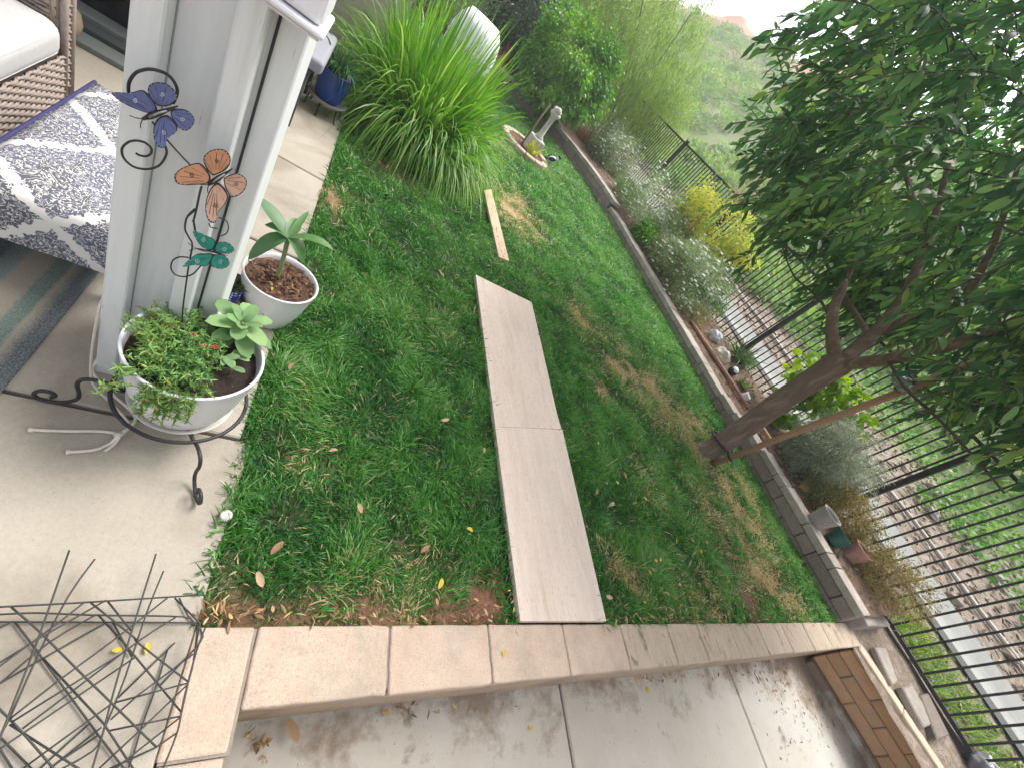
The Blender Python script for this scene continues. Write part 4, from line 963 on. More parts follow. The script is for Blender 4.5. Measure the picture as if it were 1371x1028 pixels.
# blue pot on its metal tray
q = Vector((-.05, 4.08, 0))
ts = thing('pot_tray', 'round grey metal plant tray on short legs under the blue pot', 'plant stand', q)
lathe('tray', [(0, .115), (.135, .115), (.15, .135), (.154, .137), (.155, .131), (.137, .105), (0, .105)], mat('grey_metal', (.30, .29, .28), (.22, .21, .20), 20, .6), ts, 32)
for k in range(6):
    a = k * 1.047 + .3; tube('leg', [(.125 * math.cos(a), .125 * math.sin(a), .108), (.140 * math.cos(a), .140 * math.sin(a), .01), (.155 * math.cos(a), .155 * math.sin(a), .006)], .007, M_FENCE, ts, 6)
b2 = thing('blue_pot', 'glossy cobalt blue pot with a strappy plant beside the tall grass', 'pot', q + Vector((0, 0, .116)))
lathe('body', [(0, 0), (.085, 0), (.10, .02), (.125, .16), (.132, .23), (.136, .235), (.128, .238), (.12, .22), (.11, .15)], mat('cobalt_glaze', (.02, .07, .30), (.015, .05, .24), 12, .22), b2, 32); soil_disc('soil', .118, .21, M_POTSOIL, b2, .006)
tuft('strappy_plant', 'dark green strappy plant in the cobalt blue pot', 'plant', q + Vector((0, 0, .33)), 130, .55, .014, 1, .9, 1.0, LM('dark_strap', (.015, .05, .02), (.03, .09, .03), (.08, .16, .06)), None, .07, 7)

# ---------------------------------------------------------------- far end: dome, red bucket, ring bed with statue and bird
dc = at(634, 78, y=9.2)
dm = thing('white_dome', 'large white domed drum half hidden behind the tall grass clump', 'drum', (dc.x - .12, 9.2, 0))
h = .86
lathe('drum', [(0, .0), (.36, .0), (.42, .05), (.46, .3), (.455, .52), (.40, .74), (.28, .90), (.12, h - .01), (0, h)], mat('dome_white', (.78, .79, .80), (.72, .73, .75), 3, .45), dm, 40)
lathe('band', [(.462, .40), (.468, .41), (.468, .44), (.462, .45)], M_POT, dm, 40)
rc = at(676, 72, y=11.9)
rb = thing('red_bucket', 'red upturned bucket in the far planting bed', 'bucket', (rc.x, 11.9, .2))
lathe('body', [(.20, 0), (.205, .02), (.20, .03), (.13, .46), (.12, .47), (0, .47)], mat('red_plastic', (.52, .03, .035), (.42, .02, .03), 5, .35), rb, 28); lathe('rim', [(.200, -.002), (.215, 0), (.215, .03), (.2005, .032)], MATS['red_plastic'], rb, 28)
RC = Vector((2.83, 7.62, 0))
rg = thing('ring_bed', 'round tan stone edging ring filled with brown mulch on the lawn', 'edging ring', RC)
for k in range(14):
    a0, a1 = 2 * math.pi * k / 14 + .02, 2 * math.pi * (k + 1) / 14 - .02; V = []
    for a in np.linspace(a0, a1, 5):
        for r, z in ((.37, -.02), (.37, .075), (.39, .085), (.47, .085), (.49, .07), (.49, -.02)): V.append((r * math.cos(a), r * math.sin(a), z))
    F = [(i * 6 + j, (i + 1) * 6 + j, (i + 1) * 6 + (j + 1) % 6, i * 6 + (j + 1) % 6) for i in range(4) for j in range(6)] + [tuple(range(5, -1, -1)), tuple(range(24, 30))]
    pyd('edging_stone', V, F, mat('ring_stone', (.44, .36, .27), (.36, .29, .21), 12, .9, 60, .4, .005, rnd=.08), rg)
soil_disc('mulch', .372, .045, M_BARK, rg, .02)
stt = thing('garden_statue', 'weathered pale stone garden column on a white block in the ring bed', 'statue', RC + Vector((.10, .02, .04)))
box('plinth', (-.13, -.12, 0), (.13, .12, .25), mat('pale_stone', (.55, .53, .49), (.42, .40, .36), 14, .85, 50, .5, .008), stt, .012)
lathe('column', [(0, .25), (.075, .25), (.08, .28), (.05, .31), (.042, .5), (.05, .62), (.085, .66), (.10, .70), (.085, .72), (0, .71)], MATS['pale_stone'], stt, 20)
bm = bmesh.new()
for k in range(7):
    a = k * .9; bmesh.ops.create_icosphere(bm, subdivisions=2, radius=.035 + .01 * (k % 3), matrix=Matrix.Translation((.05 * math.cos(a), .05 * math.sin(a), .735 + .02 * (k % 2))))
bm_obj('carved_stones', bm, MATS['pale_stone'], stt, True)
tag(tube('wooden_pole', [RC + Vector((-.16, -.20, .03)), RC + Vector((-.15, -.19, .82))], .016, M_TRUNK), 'thin dark wooden pole standing in the ring bed beside the pale column', 'pole')
tuft('yellow_flower_plant', 'small yellow flowering plant between the pole and the pale column', 'plant', RC + Vector((.06, -.18, .04)), 45, .36, .025, 1, .8, .4, M_YEL, None, .06, 3, None, 'leaf')
bo = RC + Vector((.50, -.06, .085))
bd = thing('bird_ornament', 'small black and white bird ornament perched on the ring edging', 'ornament', bo)
bwm = mat('bird_white', (.62, .66, .68), (.5, .55, .57), 20, .4); bbm = mat('bird_black', (.03, .035, .04), (.02, .022, .03), 20, .35)
def ell(bm, c, r, rot=0):
    bmesh.ops.create_uvsphere(bm, u_segments=14, v_segments=10, radius=1, matrix=Matrix.Translation(c) @ Matrix.Rotation(rot, 4, 'Y') @ Matrix.Diagonal((*r, 1)))
bm = bmesh.new(); ell(bm, (0, 0, .10), (.085, .05, .055), -.35); ell(bm, (.075, 0, .155), (.032, .028, .045), .2); bm_obj('body', bm, bwm, bd, True)
bm = bmesh.new(); ell(bm, (.095, 0, .20), (.035, .030, .032)); bm_obj('head', bm, bbm, bd, True); tube('beak', [(.125, 0, .20), (.165, 0, .19)], [.009, .002], M_YEL if False else mat('beak', (.5, .3, .05)), bd, 6)
for s_ in (-1, 1):
    bm = bmesh.new(); ell(bm, (-.02, .044 * s_, .108), (.075, .014, .036), -.3); bm_obj('wing', bm, bbm, bd, True); tube('leg', [(.005, .02 * s_, .065), (.008, .02 * s_, -.002)], .005, bbm, bd, 5)
tube('tail', [(-.07, 0, .075), (-.14, 0, .05)], [.022, .012], bbm, bd, 6)

# ---------------------------------------------------------------- planting bed, near to far
def onbed(p): return Vector((p.x, p.y, bed_z(p.x, p.y) - .01))
def bedbush(name, label, px, py, xpl, rad, n, L, Wd, m, **k):
    c = at(px, py, x=xpl); b = onbed(c); return bush(name, label, k.pop('cat', 'shrub'), b, (c.x, c.y, max(c.z, b.z + rad[2] * .55)), rad, n, L, Wd, m, **k)
bedbush('golden_shrub', 'small golden dry shrub behind the grey concrete pot', 1136, 688, 6.15, (.36, .36, .30), 6500, .045, .011, M_GOLD, clumps=60)
bedbush('golden_shrub', 'straw coloured spiky shrub at the near end of the bed behind the pink pot', 1182, 782, 6.22, (.32, .34, .28), 5200, .06, .008, M_GOLD, clumps=60)
bedbush('olive_shrub', 'little olive green shrub between the silvery bush and the golden shrub', 1092, 664, 5.95, (.22, .22, .2), 2200, .035, .012, M_OLIVE)
bedbush('silvery_bush', 'round silvery grey twiggy bush beside the tree stake', 1112, 612, 6.1, (.50, .52, .50), 17000, .07, .008, M_GREYL, clumps=190, cs=.10, nst=26, stem=mat('grey_twig', (.28, .25, .20), (.20, .17, .13), 20, .9), shell=.3)
bedbush('green_tuft', 'dark green strappy tuft between plastic bags and tree trunk', 1005, 468, 6.25, (.10, .12, .12), 10, .05, .01, M_STRAP)
q = onbed(at(988, 482, .3))
tuft('strap_leaf_plant', 'fan of dark green strap leaves beside the crumpled plastic bags', 'plant', q, 170, .72, .018, 1, 1.3, .7, M_STRAP, None, .06, 6)
bedbush('white_flower_bush', 'bush dotted with tiny white flowers beside the long wooden pole', 915, 378, 5.85, (.6, .95, .56), 14000, .07, .010, M_GRGR, clumps=80, flowers=(M_WPET, 340, .042), stem=MATS['grey_twig'])
bedbush('green_shrub', 'fresh green shrub growing against the white flowered bush by the fence', 948, 388, 6.2, (.3, .5, .3), 3000, .07, .014, M_STRAP)
bedbush('mixed_shrub', 'olive and brown leafy shrub beside the wall cap and first white flowered bush', 880, 352, 5.7, (.34, .7, .34), 5200, .06, .016, M_OLIVE)
bedbush('white_flower_bush', 'feathery grey green bush with white flowers in the middle of the bed', 858, 285, 5.85, (.58, 1.0, .6), 13000, .075, .010, M_GRGR, clumps=80, flowers=(M_WPET, 340, .042), stem=MATS['grey_twig'])
bedbush('white_flower_bush', 'pale grey white flowered bush farthest along the bed', 815, 205, 5.9, (.58, 1.1, .62), 12500, .08, .011, M_GRGR, clumps=80, flowers=(M_WPET, 340, .042), stem=MATS['grey_twig'])
bedbush('leafy_green_plant', 'bright green leafy plant low beside the wall cap at mid bed', 868, 318, 5.6, (.25, .4, .22), 1500, .10, .035, M_CITRUS, clumps=40)
bedbush('leafy_green_plant', 'bright green spreading plant between the yellow shrub and the fence', 925, 300, 6.35, (.25, .6, .4), 2600, .09, .02, M_PEPPER, clumps=50)
bedbush('dry_brown_shrub', 'tan dry twiggy shrub between the wooden pole and the white flowered bush', 922, 425, 5.75, (.2, .3, .16), 1600, .07, .006, M_GOLD, clumps=40)
q = onbed(at(838, 252, x=5.75))
tuft('green_grass_tuft', 'fresh green grass tuft between two white flowered bushes', 'plant', q, 420, .75, .014, 1, .9, .6, M_STRAP, None, .1, 5)
bedbush('olive_mound', 'small olive mound by the wall before the far white flowered bush', 795, 212, 5.55, (.34, .6, .34), 3600, .06, .018, M_OLIVE)
q = onbed(at(782, 185, x=5.35))
tuft('red_stem_plant', 'rusty red dry stemmed plant under the citrus bush', 'plant', q, 260, .6, .010, 1, 1.0, .3, M_REDTW, None, .2, 4)
c = at(762, 92, y=10.4); bush('citrus_bush', 'glossy bright green citrus bush at the far bend of the wall', 'bush', (c.x, 10.4, .2), (c.x, 10.4, c.z), (1.02, 1.0, .95), 11000, .10, .045, M_CITRUS, clumps=85, cs=.10, nst=10, fold=.2, group=None)
c = at(700, 30, y=12.2); bush('dark_shrub', 'dark blue green shrub against the beige boundary wall', 'shrub', (c.x, 12.2, .2), (c.x, 12.2, c.z), (.75, .6, .85), 4200, .11, .04, M_DARKL, clumps=70)
c = at(712, 105, y=11.4); bush('dark_undergrowth', 'low dark leafy shrub between the red bucket and the citrus bush', 'shrub', (c.x, 11.4, .2), (c.x, 11.4, max(.5, c.z)), (.5, .5, .35), 1800, .09, .03, M_DARKL, clumps=40)
c = at(590, 5, y=12.0); bush('wall_shrub', 'loose green shrub rising above the tall grass before the wall', 'shrub', (c.x, 12, -.02), (c.x, 12, .75), (1.0, .6, .9), 2600, .12, .03, M_CITRUS, clumps=60)
def hillbase(x, y): return Vector((x, y, hill_z(x, y) - .05))
c = at(838, 62, y=13.2); bush('feathery_tree', 'tall yellow green feathery tree beyond the far end of the fence', 'tree', hillbase(max(c.x, 6.9), 13.2), c, (2.3, 2.3, 2.1), 36000, .15, .018, M_PEPPER, clumps=420, cs=.075, bend=1.2, up=-.3, nst=9, shell=.3)
c = at(765, 2, y=15.5); bush('grey_green_tree', 'darker grey green tree behind the feathery tree', 'tree', hillbase(6.9, 15.5), c, (2.3, 2.2, 2.1), 16000, .15, .026, M_OLIVE, clumps=200, cs=.11, nst=12)
c = at(880, 150, y=12.2); bush('yellow_green_shrub', 'yellow green shrub leaning over the far fence rail', 'shrub', hillbase(6.95, 12.2), c, (.75, 1.6, .75), 9000, .11, .016, M_PEPPER, clumps=120, bend=.9, nst=8)
c = at(962, 296, x=6.25); bush('yellow_shrub', 'open shrub with golden yellow leaf sprays against the fence', 'shrub', onbed(c), c, (.34, 1.3, .46), 3000, .085, .030, M_YEL, clumps=60, cs=.12, nst=14, bend=.6, up=.1, stem=mat('red_twig', (.25, .11, .06), (.18, .08, .05), 20, .8))
c = at(1012, 262, x=6.6); bush('dry_reed_plant', 'tan and pink dry plumes above the fence rail', 'plant', hillbase(6.95, c.y), c, (.3, .5, .45), 800, .22, .006, leaf_mat('dry_plume', [(0, (.36, .28, .18)), (.7, (.50, .40, .28)), (1, (.55, .26, .22))], .2, .9), clumps=20, up=1.4)
c = at(1105, 515, x=6.45); bush('grape_vine', 'sunlit lime green broad leaved vine on the fence between trunk and stake', 'vine', onbed(c), c, (.16, .62, .30), 420, .13, .12, M_VINE, clumps=24, cs=.2, shape='oval', fold=.2, bend=.3, nst=5)
c = at(1058, 552, x=6.3); bush('low_vine', 'dark lime broad leaved sprig just right of the tree trunk', 'vine', onbed(c), c, (.12, .3, .16), 130, .11, .10, M_VINE, clumps=12, cs=.2, shape='oval', fold=.2, bend=.3, nst=3)

# pots, pole and odds on the wall and in the bed
def simple_pot(name, label, p, r0, r1, h, m, tilt=0, axis='X', soil=True):
    t = thing(name, label, 'pot', p); T = Matrix.Rotation(tilt, 4, axis)
    lathe('body', [(0, 0), (r0, 0), (r0 + .004, .01), (r1 - .004, h - .012), (r1, h), (r1 - .014, h + .001), (r1 - .022, h - .02), (r0, .05)], m, t, 30, T)
    if soil:
        s_ = soil_disc('soil', r1 - .022, h - .04, M_POTSOIL, t, .005); s_.matrix_basis = T
    return t
cap_top = .250
simple_pot('grey_pot', 'rough grey concrete pot standing on the wall cap', at(1089, 698, cap_top) + Vector((.02, 0, 0)), .085, .118, .20, mat('grey_pot', (.36, .33, .31), (.28, .255, .24), 24, .9, 70, .5, .005))
simple_pot('green_pot', 'dark green glazed pot tilted behind the wall cap beside the pink pot', at(1111, 724, .235), .075, .115, .16, mat('green_glaze', (.03, .13, .10), (.02, .09, .075), 10, .3), R_(12), 'Y')
simple_pot('pink_pot', 'dusty pink clay pot at the near end of the wall', at(1134, 744, .235), .085, .115, .19, mat('pink_clay', (.50, .27, .23), (.42, .23, .19), 10, .8, 50, .2, .003))
pa, pb = at(925, 430, .19), at(1001, 545, .215)
tag(tube('wooden_pole', [pa, pa.lerp(pb, .5) + Vector((0, 0, .006)), pb], .028, mat('rusty_pole', (.36, .20, .13), (.27, .15, .10), 9, .8, 40, .3, .003, stretch=(3, .5, 3)), None, 10), 'long reddish wooden pole lying along the bed behind the wall cap', 'pole')
pa, pb = at(1012, 566, .24), at(1030, 596, .25)
tag(box('timber_offcut', (-.035, -.12, 0), (.035, .12, .05), M_STAKE, None, .006, Matrix.Translation(pa.lerp(pb, .5) + Vector((.05, 0, 0))) @ Matrix.Rotation(R_(4), 4, 'Z')), 'short timber offcut on the wall cap between trunk and stake', 'timber')
for (px, py, lab) in ((1078, 650, 'tan brick lying flat behind the wall cap by the silvery bush'),):
    p = onbed(at(px, py, .28)); tag(box('loose_brick', (-.10, -.05, 0), (.10, .05, .06), M_BRICK, None, .006, Matrix.Translation(p) @ Matrix.Rotation(.5, 4, 'Z')), lab, 'brick')
for k, (x0, x1, lab) in enumerate(((5.55, 5.98, 'grey block closing the near end of the bed next to the wall'), (6.0, 6.42, 'grey block closing the near end of the bed next to the fence'))):
    tag(box('end_block', (x0, .27, -.03), (x1, .37, .17 - .03 * k), M_BLOCK, None, .008), lab, 'block')
def crumple(name, label, cat, p, r, m, sq=(1, 1, .8), amp=.28):
    bm = bmesh.new(); bmesh.ops.create_icosphere(bm, subdivisions=4, radius=r)
    for v in bm.verts:
        d = v.co.normalized(); k = 1 + amp * (mnoise.noise(d * 2.2 + Vector((p[0] * 9, p[1] * 9, 0))) + .6 * abs(mnoise.noise(d * 6)) - .2)
        v.co = Vector((d.x * sq[0], d.y * sq[1], d.z * sq[2])) * r * k
    o = bm_obj(name, bm, m, None, True); o.location = p; return tag(o, label, cat)
def film(name, c, a):
    m, nt, b = base_mat(name); b.inputs['Base Color'].default_value = (*c, 1); b.inputs['Roughness'].default_value = .22
    tr = nt.nodes.new('ShaderNodeBsdfTransparent'); ms = nt.nodes.new('ShaderNodeMixShader'); ms.inputs[0].default_value = a
    nt.links.new(tr.outputs[0], ms.inputs[1]); nt.links.new(b.outputs[0], ms.inputs[2]); nt.links.new(ms.outputs[0], nt.nodes['Material Output'].inputs['Surface'])
    tc = nt.nodes.new('ShaderNodeTexCoord'); bump(nt, b, noise(nt, tc.outputs['Object'], 25, 5), .7, .01); return m
crumple('plastic_bag', 'crumpled clear plastic bag nearer the strap leaf plant', 'bag', onbed(at(966, 476, .26)) + Vector((0, 0, .07)), .15, film('clear_film', (.62, .58, .50), .55))
crumple('plastic_bag', 'bluish white crumpled plastic bag against the fence bars', 'bag', onbed(at(956, 452, .26)) + Vector((0, 0, .06)), .12, film('blue_film', (.60, .63, .70), .6))
crumple('plastic_bag', 'dark grey shiny plastic bag on the dirt at the near fence corner', 'bag', at(1318, 1016, .10) + Vector((-.25, -.06, 0)), .16, film('grey_film', (.16, .16, .18), .85))
bl_ = thing('toy_ball', 'small black and white ball lying behind the long wooden pole', 'ball', onbed(at(981, 497, .26)) + Vector((0, 0, .07)))
bm = bmesh.new(); bmesh.ops.create_uvsphere(bm, u_segments=18, v_segments=12, radius=.075); bm_obj('shell', bm, bbm, bl_, True)
bm = bmesh.new(); bmesh.ops.create_uvsphere(bm, u_segments=18, v_segments=12, radius=.0765)
bmesh.ops.delete(bm, geom=[v for v in bm.verts if v.co.dot(Vector((-.3, -.45, .84))) < .045], context='VERTS'); bm_obj('white_patch', bm, bwm, bl_, True)
q = onbed(at(996, 516, .26))
tuft('marigold', 'small orange flowered plant between the ball and the tree trunk', 'plant', q, 60, .2, .025, 1, .9, .5, M_OLIVE, None, .06, 3, None, 'leaf')
tag(box('white_card', (-.06, -.05, 0), (.06, .05, .10), M_POT, None, .004, Matrix.Translation(onbed(at(1000, 528, .26))) @ Matrix.Rotation(.6, 4, 'Z') @ Matrix.Rotation(.3, 4, 'X')), 'small white plant card leaning by the trunk in the bed', 'card')

# loose slabs and gravel side
for k, (q4, lab) in enumerate((([(1172, 866), (1186, 866), (1203, 912), (1196, 917)], 'thin grey stone slab lying in the dirt nearest the cream edging'), ([(1209, 920), (1221, 916), (1252, 968), (1238, 974)], 'grey rounded stone slab lying between brick wall and fence'), ([(1233, 931), (1243, 927), (1272, 984), (1256, 990)], 'tan stone slab lying closest to the fence bottom rail'))):
    tag(plate('stone_slab', [at(a, b, .045 + .01 * k).xy for a, b in q4], -.02, .045 + .01 * k, M_BLOCK if k != 2 else M_BLOCKB, None, .012), lab, 'slab')

# ---------------------------------------------------------------- beyond the fence
def strip(name, prof, y0, y1, m, n=50, par=None):
    V, F = [], []; L = len(prof)
    for y in np.linspace(y0, y1, n):
        for x, dz in prof: V.append((x, y, .06 + .2 * (x - 6.65) + dz))
    for i in range(n - 1):
        for k in range(L - 1): F.append((i * L + k, i * L + k + 1, (i + 1) * L + k + 1, (i + 1) * L + k))
    return pyd(name, V, F, m, par)
tag(strip('drain_channel', [(7.62, .03), (7.66, .07), (7.9, .02), (8.0, .01), (8.1, .02), (8.36, .07), (8.40, .03)], -8, 14, M_GREYC), kind='structure')
tag(tube('irrigation_pipe', [(9.15 + .03 * math.sin(k * .8), -8 + k * .6, .06 + .2 * 2.5 + .05 + .012 * math.sin(k * 1.7)) for k in range(42)], .03, mat('pale_pipe', (.46, .43, .39), (.38, .35, .31), 6, .6), None, 8), 'pale irrigation pipe running along the slope beyond the fence', 'pipe')
n = 1500; P = np.stack([RNG.uniform(6.72, 7.45, n), RNG.uniform(-1.1, .55, n), np.zeros(n)], 1); keep = RNG.random(n) < np.clip(1.5 - (P[:, 0] - 6.7) * 1.5, 0, 1); P = P[keep]; P[:, 2] = .06 + .2 * (P[:, 0] - 6.65)
D = np.stack([RNG.normal(size=len(P)) * .5 + .25, RNG.normal(size=len(P)) * .5, np.full(len(P), 1.0)], 1)
tag(ribbons('tall_grass', P, D, RNG.uniform(.2, .42, len(P)), .010, .7, leaf_mat('bright_grass', [(0, (.09, .19, .03)), (.6, (.18, .32, .05)), (1, (.34, .36, .10))], .4, .5), None, None, 4), kind='stuff')
# ground cover and scrub on the slope
def on_hill(P): return np.array([hill_z(a, b) for a, b in P])
n = 15000; P = np.stack([9.6 + 6.5 * RNG.random(n) ** 1.2, RNG.uniform(-6, 9, n)], 1)
den = nvec(P, .8, 2) + .45 * nvec(P, 2.2, 6) + (P[:, 0] - 11.2) * .22; P = P[den > -.02]; zz = on_hill(P)
D = RNG.normal(size=(len(P), 3)); D[:, 2] = np.abs(D[:, 2]) + .4
tag(ribbons('ground_cover', np.concatenate([P, (zz + RNG.random(len(P)) * .22)[:, None]], 1), D, RNG.uniform(.08, .16, len(P)), .075, .4, LM('cover_leaf', (.05, .13, .03), (.10, .22, .05), (.20, .33, .08), .4), None, None, 2, 'oval'), kind='stuff')
cl_ = []
for k in range(2700):
    x = 13.5 + 26 * random.random() ** 1.1 if k % 3 else 9.8 + 7 * random.random(); y = random.uniform(-6, 4) + x * random.uniform(.2, 2.3) if k % 3 else random.uniform(7, 34)
    d = n2(x, y, .16, 4)
    if x < 13 and y < 6: continue
    if d < -.22 or hill_z(x, y) > 14.0: continue
    cl_.append((x, y, hill_z(x, y), random.uniform(.25, .8) * (1 + .012 * x), d))
P, D, T, L = [], [], [], []
for x, y, z_, r, d in cl_:
    m_ = 70; u = unit(RNG.normal(size=(m_, 3))); u[:, 2] = np.abs(u[:, 2]); q = u * np.array([r, r, r * .75]) * RNG.uniform(.5, 1, (m_, 1)) + np.array([x, y, z_])
    P.append(q); D.append(u + RNG.normal(size=(m_, 3)) * .5); T.append(np.clip(RNG.normal(.5 + .6 * d, .12) + RNG.normal(size=m_) * .1, 0, .999)); L.append(np.full(m_, r * .34))
P, D, T, L = map(np.concatenate, (P, D, T, L))
M_SCRUB = leaf_mat('scrub_leaf', [(0, (.20, .25, .16)), (.35, (.27, .34, .21)), (.5, (.22, .36, .11)), (.7, (.31, .46, .12)), (.85, (.40, .40, .24)), (1, (.44, .38, .29))], .25, .8)
tag(ribbons('hillside_scrub', P, D, L, L * .42, .2, M_SCRUB, None, T, 2, 'oval'), kind='stuff')
n = 9000; P = np.stack([6.7 + 5.5 * RNG.random(n), RNG.uniform(-5, 13, n)], 1); P = P[(P[:, 0] < 7.55) | (P[:, 0] > 8.45)]; zz = on_hill(P)
M_LITTER = leaf_mat('litter_leaf', [(0, (.09, .065, .045)), (.5, (.22, .16, .11)), (.85, (.36, .29, .21)), (1, (.48, .42, .34))], 0, .9)
tag(ribbons('slope_litter', np.concatenate([P, (zz + .012)[:, None]], 1), np.concatenate([RNG.normal(size=(len(P), 2)), RNG.uniform(-.05, .25, (len(P), 1))], 1), RNG.uniform(.05, .16, len(P)), RNG.uniform(.015, .04, len(P)), .0, M_LITTER, None, None, 2, 'oval', .3), kind='stuff')
for k, (px, py, r, lab) in enumerate(((1248, 655, .16, 'pale rock on the dirt slope under the green cover'), (1292, 710, .15, 'pale rock on the slope beyond the pipe'), (1245, 688, .12, 'small grey rock beside the irrigation pipe'), (1330, 772, .12, 'small tan rock at the right edge of the slope'))):
    d = CR.T @ np.array([(px - IW / 2) / FPX, (py - IH / 2) / FPX, 1.0]); t = (1.6 + 1.27) / (.2 * d[0] - d[2])
    x, y = d[0] * t, d[1] * t
    crumple('rock', lab, 'rock', (x, y, hill_z(x, y) + .03), r, M_ROCK, (1.2, 1, .7), .5)
d = CR.T @ np.array([(985 - IW / 2) / FPX, (364 - IH / 2) / FPX, 1.0]); t = (1.6 + 1.27) / (.2 * d[0] - d[2]); x, y = d[0] * t, d[1] * t
tp = thing('terracotta_pot', 'tipped terracotta pot lying on the slope beyond the fence', 'pot', (x, y, hill_z(x, y) + .16))
lathe('body', [(0, 0), (.2, 0), (.27, .36), (.30, .37), (.30, .44), (.27, .445), (.24, .36), (.18, .05), (0, .04)], M_TERRA, tp, 28, Matrix.Rotation(R_(-62), 4, 'Y') @ Matrix.Rotation(R_(-30), 4, 'X'))
tag(box('white_stake', (-.05, -.025, -.1), (.05, .025, .42), M_POT, None, .005, Matrix.Translation((x + .55, y - .25, hill_z(x + .55, y - .25))) @ Matrix.Rotation(.25, 4, 'X')), 'short white marker stake beside the tipped terracotta pot', 'stake')

bm = bmesh.new()
for k in range(260):
    x = random.choice((random.uniform(8.45, 9.5), random.uniform(8.45, 12), random.uniform(8.45, 12))); y_ = random.uniform(-4, 9); r = random.choice((.02, .03, .03, .045, .045, .07, .10)) * random.uniform(.7, 1.3)
    ret = bmesh.ops.create_icosphere(bm, subdivisions=1, radius=r, matrix=Matrix.Translation((x, y_, hill_z(x, y_) + r * .2)) @ Matrix.Rotation(random.random() * 6, 4, 'Z') @ Matrix.Diagonal((1.3, .9, .6, 1)))
    for v in ret['verts']: v.co += Vector((random.gauss(0, r * .12), random.gauss(0, r * .12), random.gauss(0, r * .1)))
tag(bm_obj('slope_stones', bm, mat('slope_rock', (.30, .25, .20), (.20, .16, .125), 9, .9, 40, .6, .01)), kind='stuff')

# ---------------------------------------------------------------- the tree over the lawn, its stake and ties
TB = Vector((4.30, 1.97, 0))
tr = thing('shade_tree', 'dense dark leaved tree in the lawn leaning over the wall and fence', 'tree', TB)
TK = at(1130, 482, x=4.36)
def rel(*pp): return [Vector(p) - TB for p in pp]
tube('trunk', smooth_pts(rel(TB + Vector((-.02, 0, -.06)), TB + Vector((0, 0, .06)), TB.lerp(TK, .3) + Vector((.012, 0, 0)), TB.lerp(TK, .65) + Vector((-.01, .01, 0)), TK), 6), [.155, .150, .14, .128, .122, .118, .113] + [.108] * 6 + [.105] * 6 + [.104, .106, .11, .115, .118, .112], M_TRUNK, tr, 14)
limbs = [([TK + Vector((0, 0, -.06)), at(1114, 452, x=4.25), at(1116, 415, x=4.2), at(1132, 375, x=4.25), at(1150, 320, x=4.3), at(1130, 240, x=4.3)], .062, .018),
         ([TK + Vector((0, 0, -.08)), at(1185, 482, x=4.2), at(1245, 468, x=4.0), at(1310, 452, x=3.85), at(1380, 420, x=3.7)], .060, .028),
         ([TK + Vector((0, 0, -.04)), at(1165, 452, x=4.5), at(1205, 405, x=4.55), at(1240, 330, x=4.5), at(1270, 220, x=4.4)], .072, .02),
         ([at(1116, 440, x=4.22), at(1098, 402, x=4.3), at(1062, 368, x=4.35), at(1046, 325, x=4.35)], .014, .006),
         ([at(1190, 484, x=4.15), at(1213, 520, x=4.0), at(1256, 560, x=3.9), at(1305, 612, x=3.8), at(1345, 660, x=3.75)], .013, .006),
         ([at(1165, 452, x=4.5), at(1105, 350, x=4.9), at(1075, 250, x=5.0)], .03, .008), ([at(1240, 330, x=4.5), at(1200, 200, x=4.7), at(1150, 110, x=4.8)], .03, .008), ([at(1245, 468, x=4.0), at(1320, 350, x=3.6), at(1370, 200, x=3.4)], .035, .01), ([at(1185, 440, x=4.6), at(1300, 380, x=5.2), at(1380, 330, x=5.6)], .04, .012)]
for pp, r0, r1 in limbs:
    sp_ = smooth_pts(rel(*pp), 6); k = len(sp_)
    tube('limb', sp_, [r0 + (r1 - r0) * i / (k - 1) for i in range(k)], M_TRUNK if r0 > .025 else mat('twig', (.10, .085, .05), (.07, .06, .035), 20, .8), tr, 9)
CC = np.array([4.35, 2.38, 2.95]); CRD = np.array([2.05, 2.42, 1.48])
ntw = 3000; U = unit(RNG.normal(size=(ntw, 3))); rr = (.50 + .50 * RNG.random(ntw) ** .55)
bump_ = 1 + .16 * np.array([mnoise.noise(Vector(u) * 2.3) for u in U])
S0 = CC + U * CRD * (rr * bump_)[:, None]
U2 = unit(RNG.normal(size=(560, 3))); S0 = np.concatenate([S0, np.array([4.35, .95, 2.90]) + U2 * np.array([1.35, 1.0, .92]) * (.55 + .45 * RNG.random((560, 1)))])
S0 = S0[(S0[:, 2] > 1.42 + .10 * (S0[:, 0] - 4) + np.where(S0[:, 0] < 4.75, .85, .35) * np.exp(-((S0[:, 1] - 2.15) / .78) ** 4)) & (S0[:, 2] > 1.42 + .48 / (1 + np.exp((S0[:, 1] - 1.5) * 5)))]; S0 = S0[np.array([mnoise.noise(Vector(q_) * 1.5) for q_ in S0]) > -.33]; ntw = len(S0)
out = unit((S0 - CC) / CRD); TD = unit(out * .8 + RNG.normal(size=(ntw, 3)) * .55 + np.array([0, 0, -.15])); TLn = RNG.uniform(.25, .6, ntw)
LP, LD, LT, runs = [], [], [], []
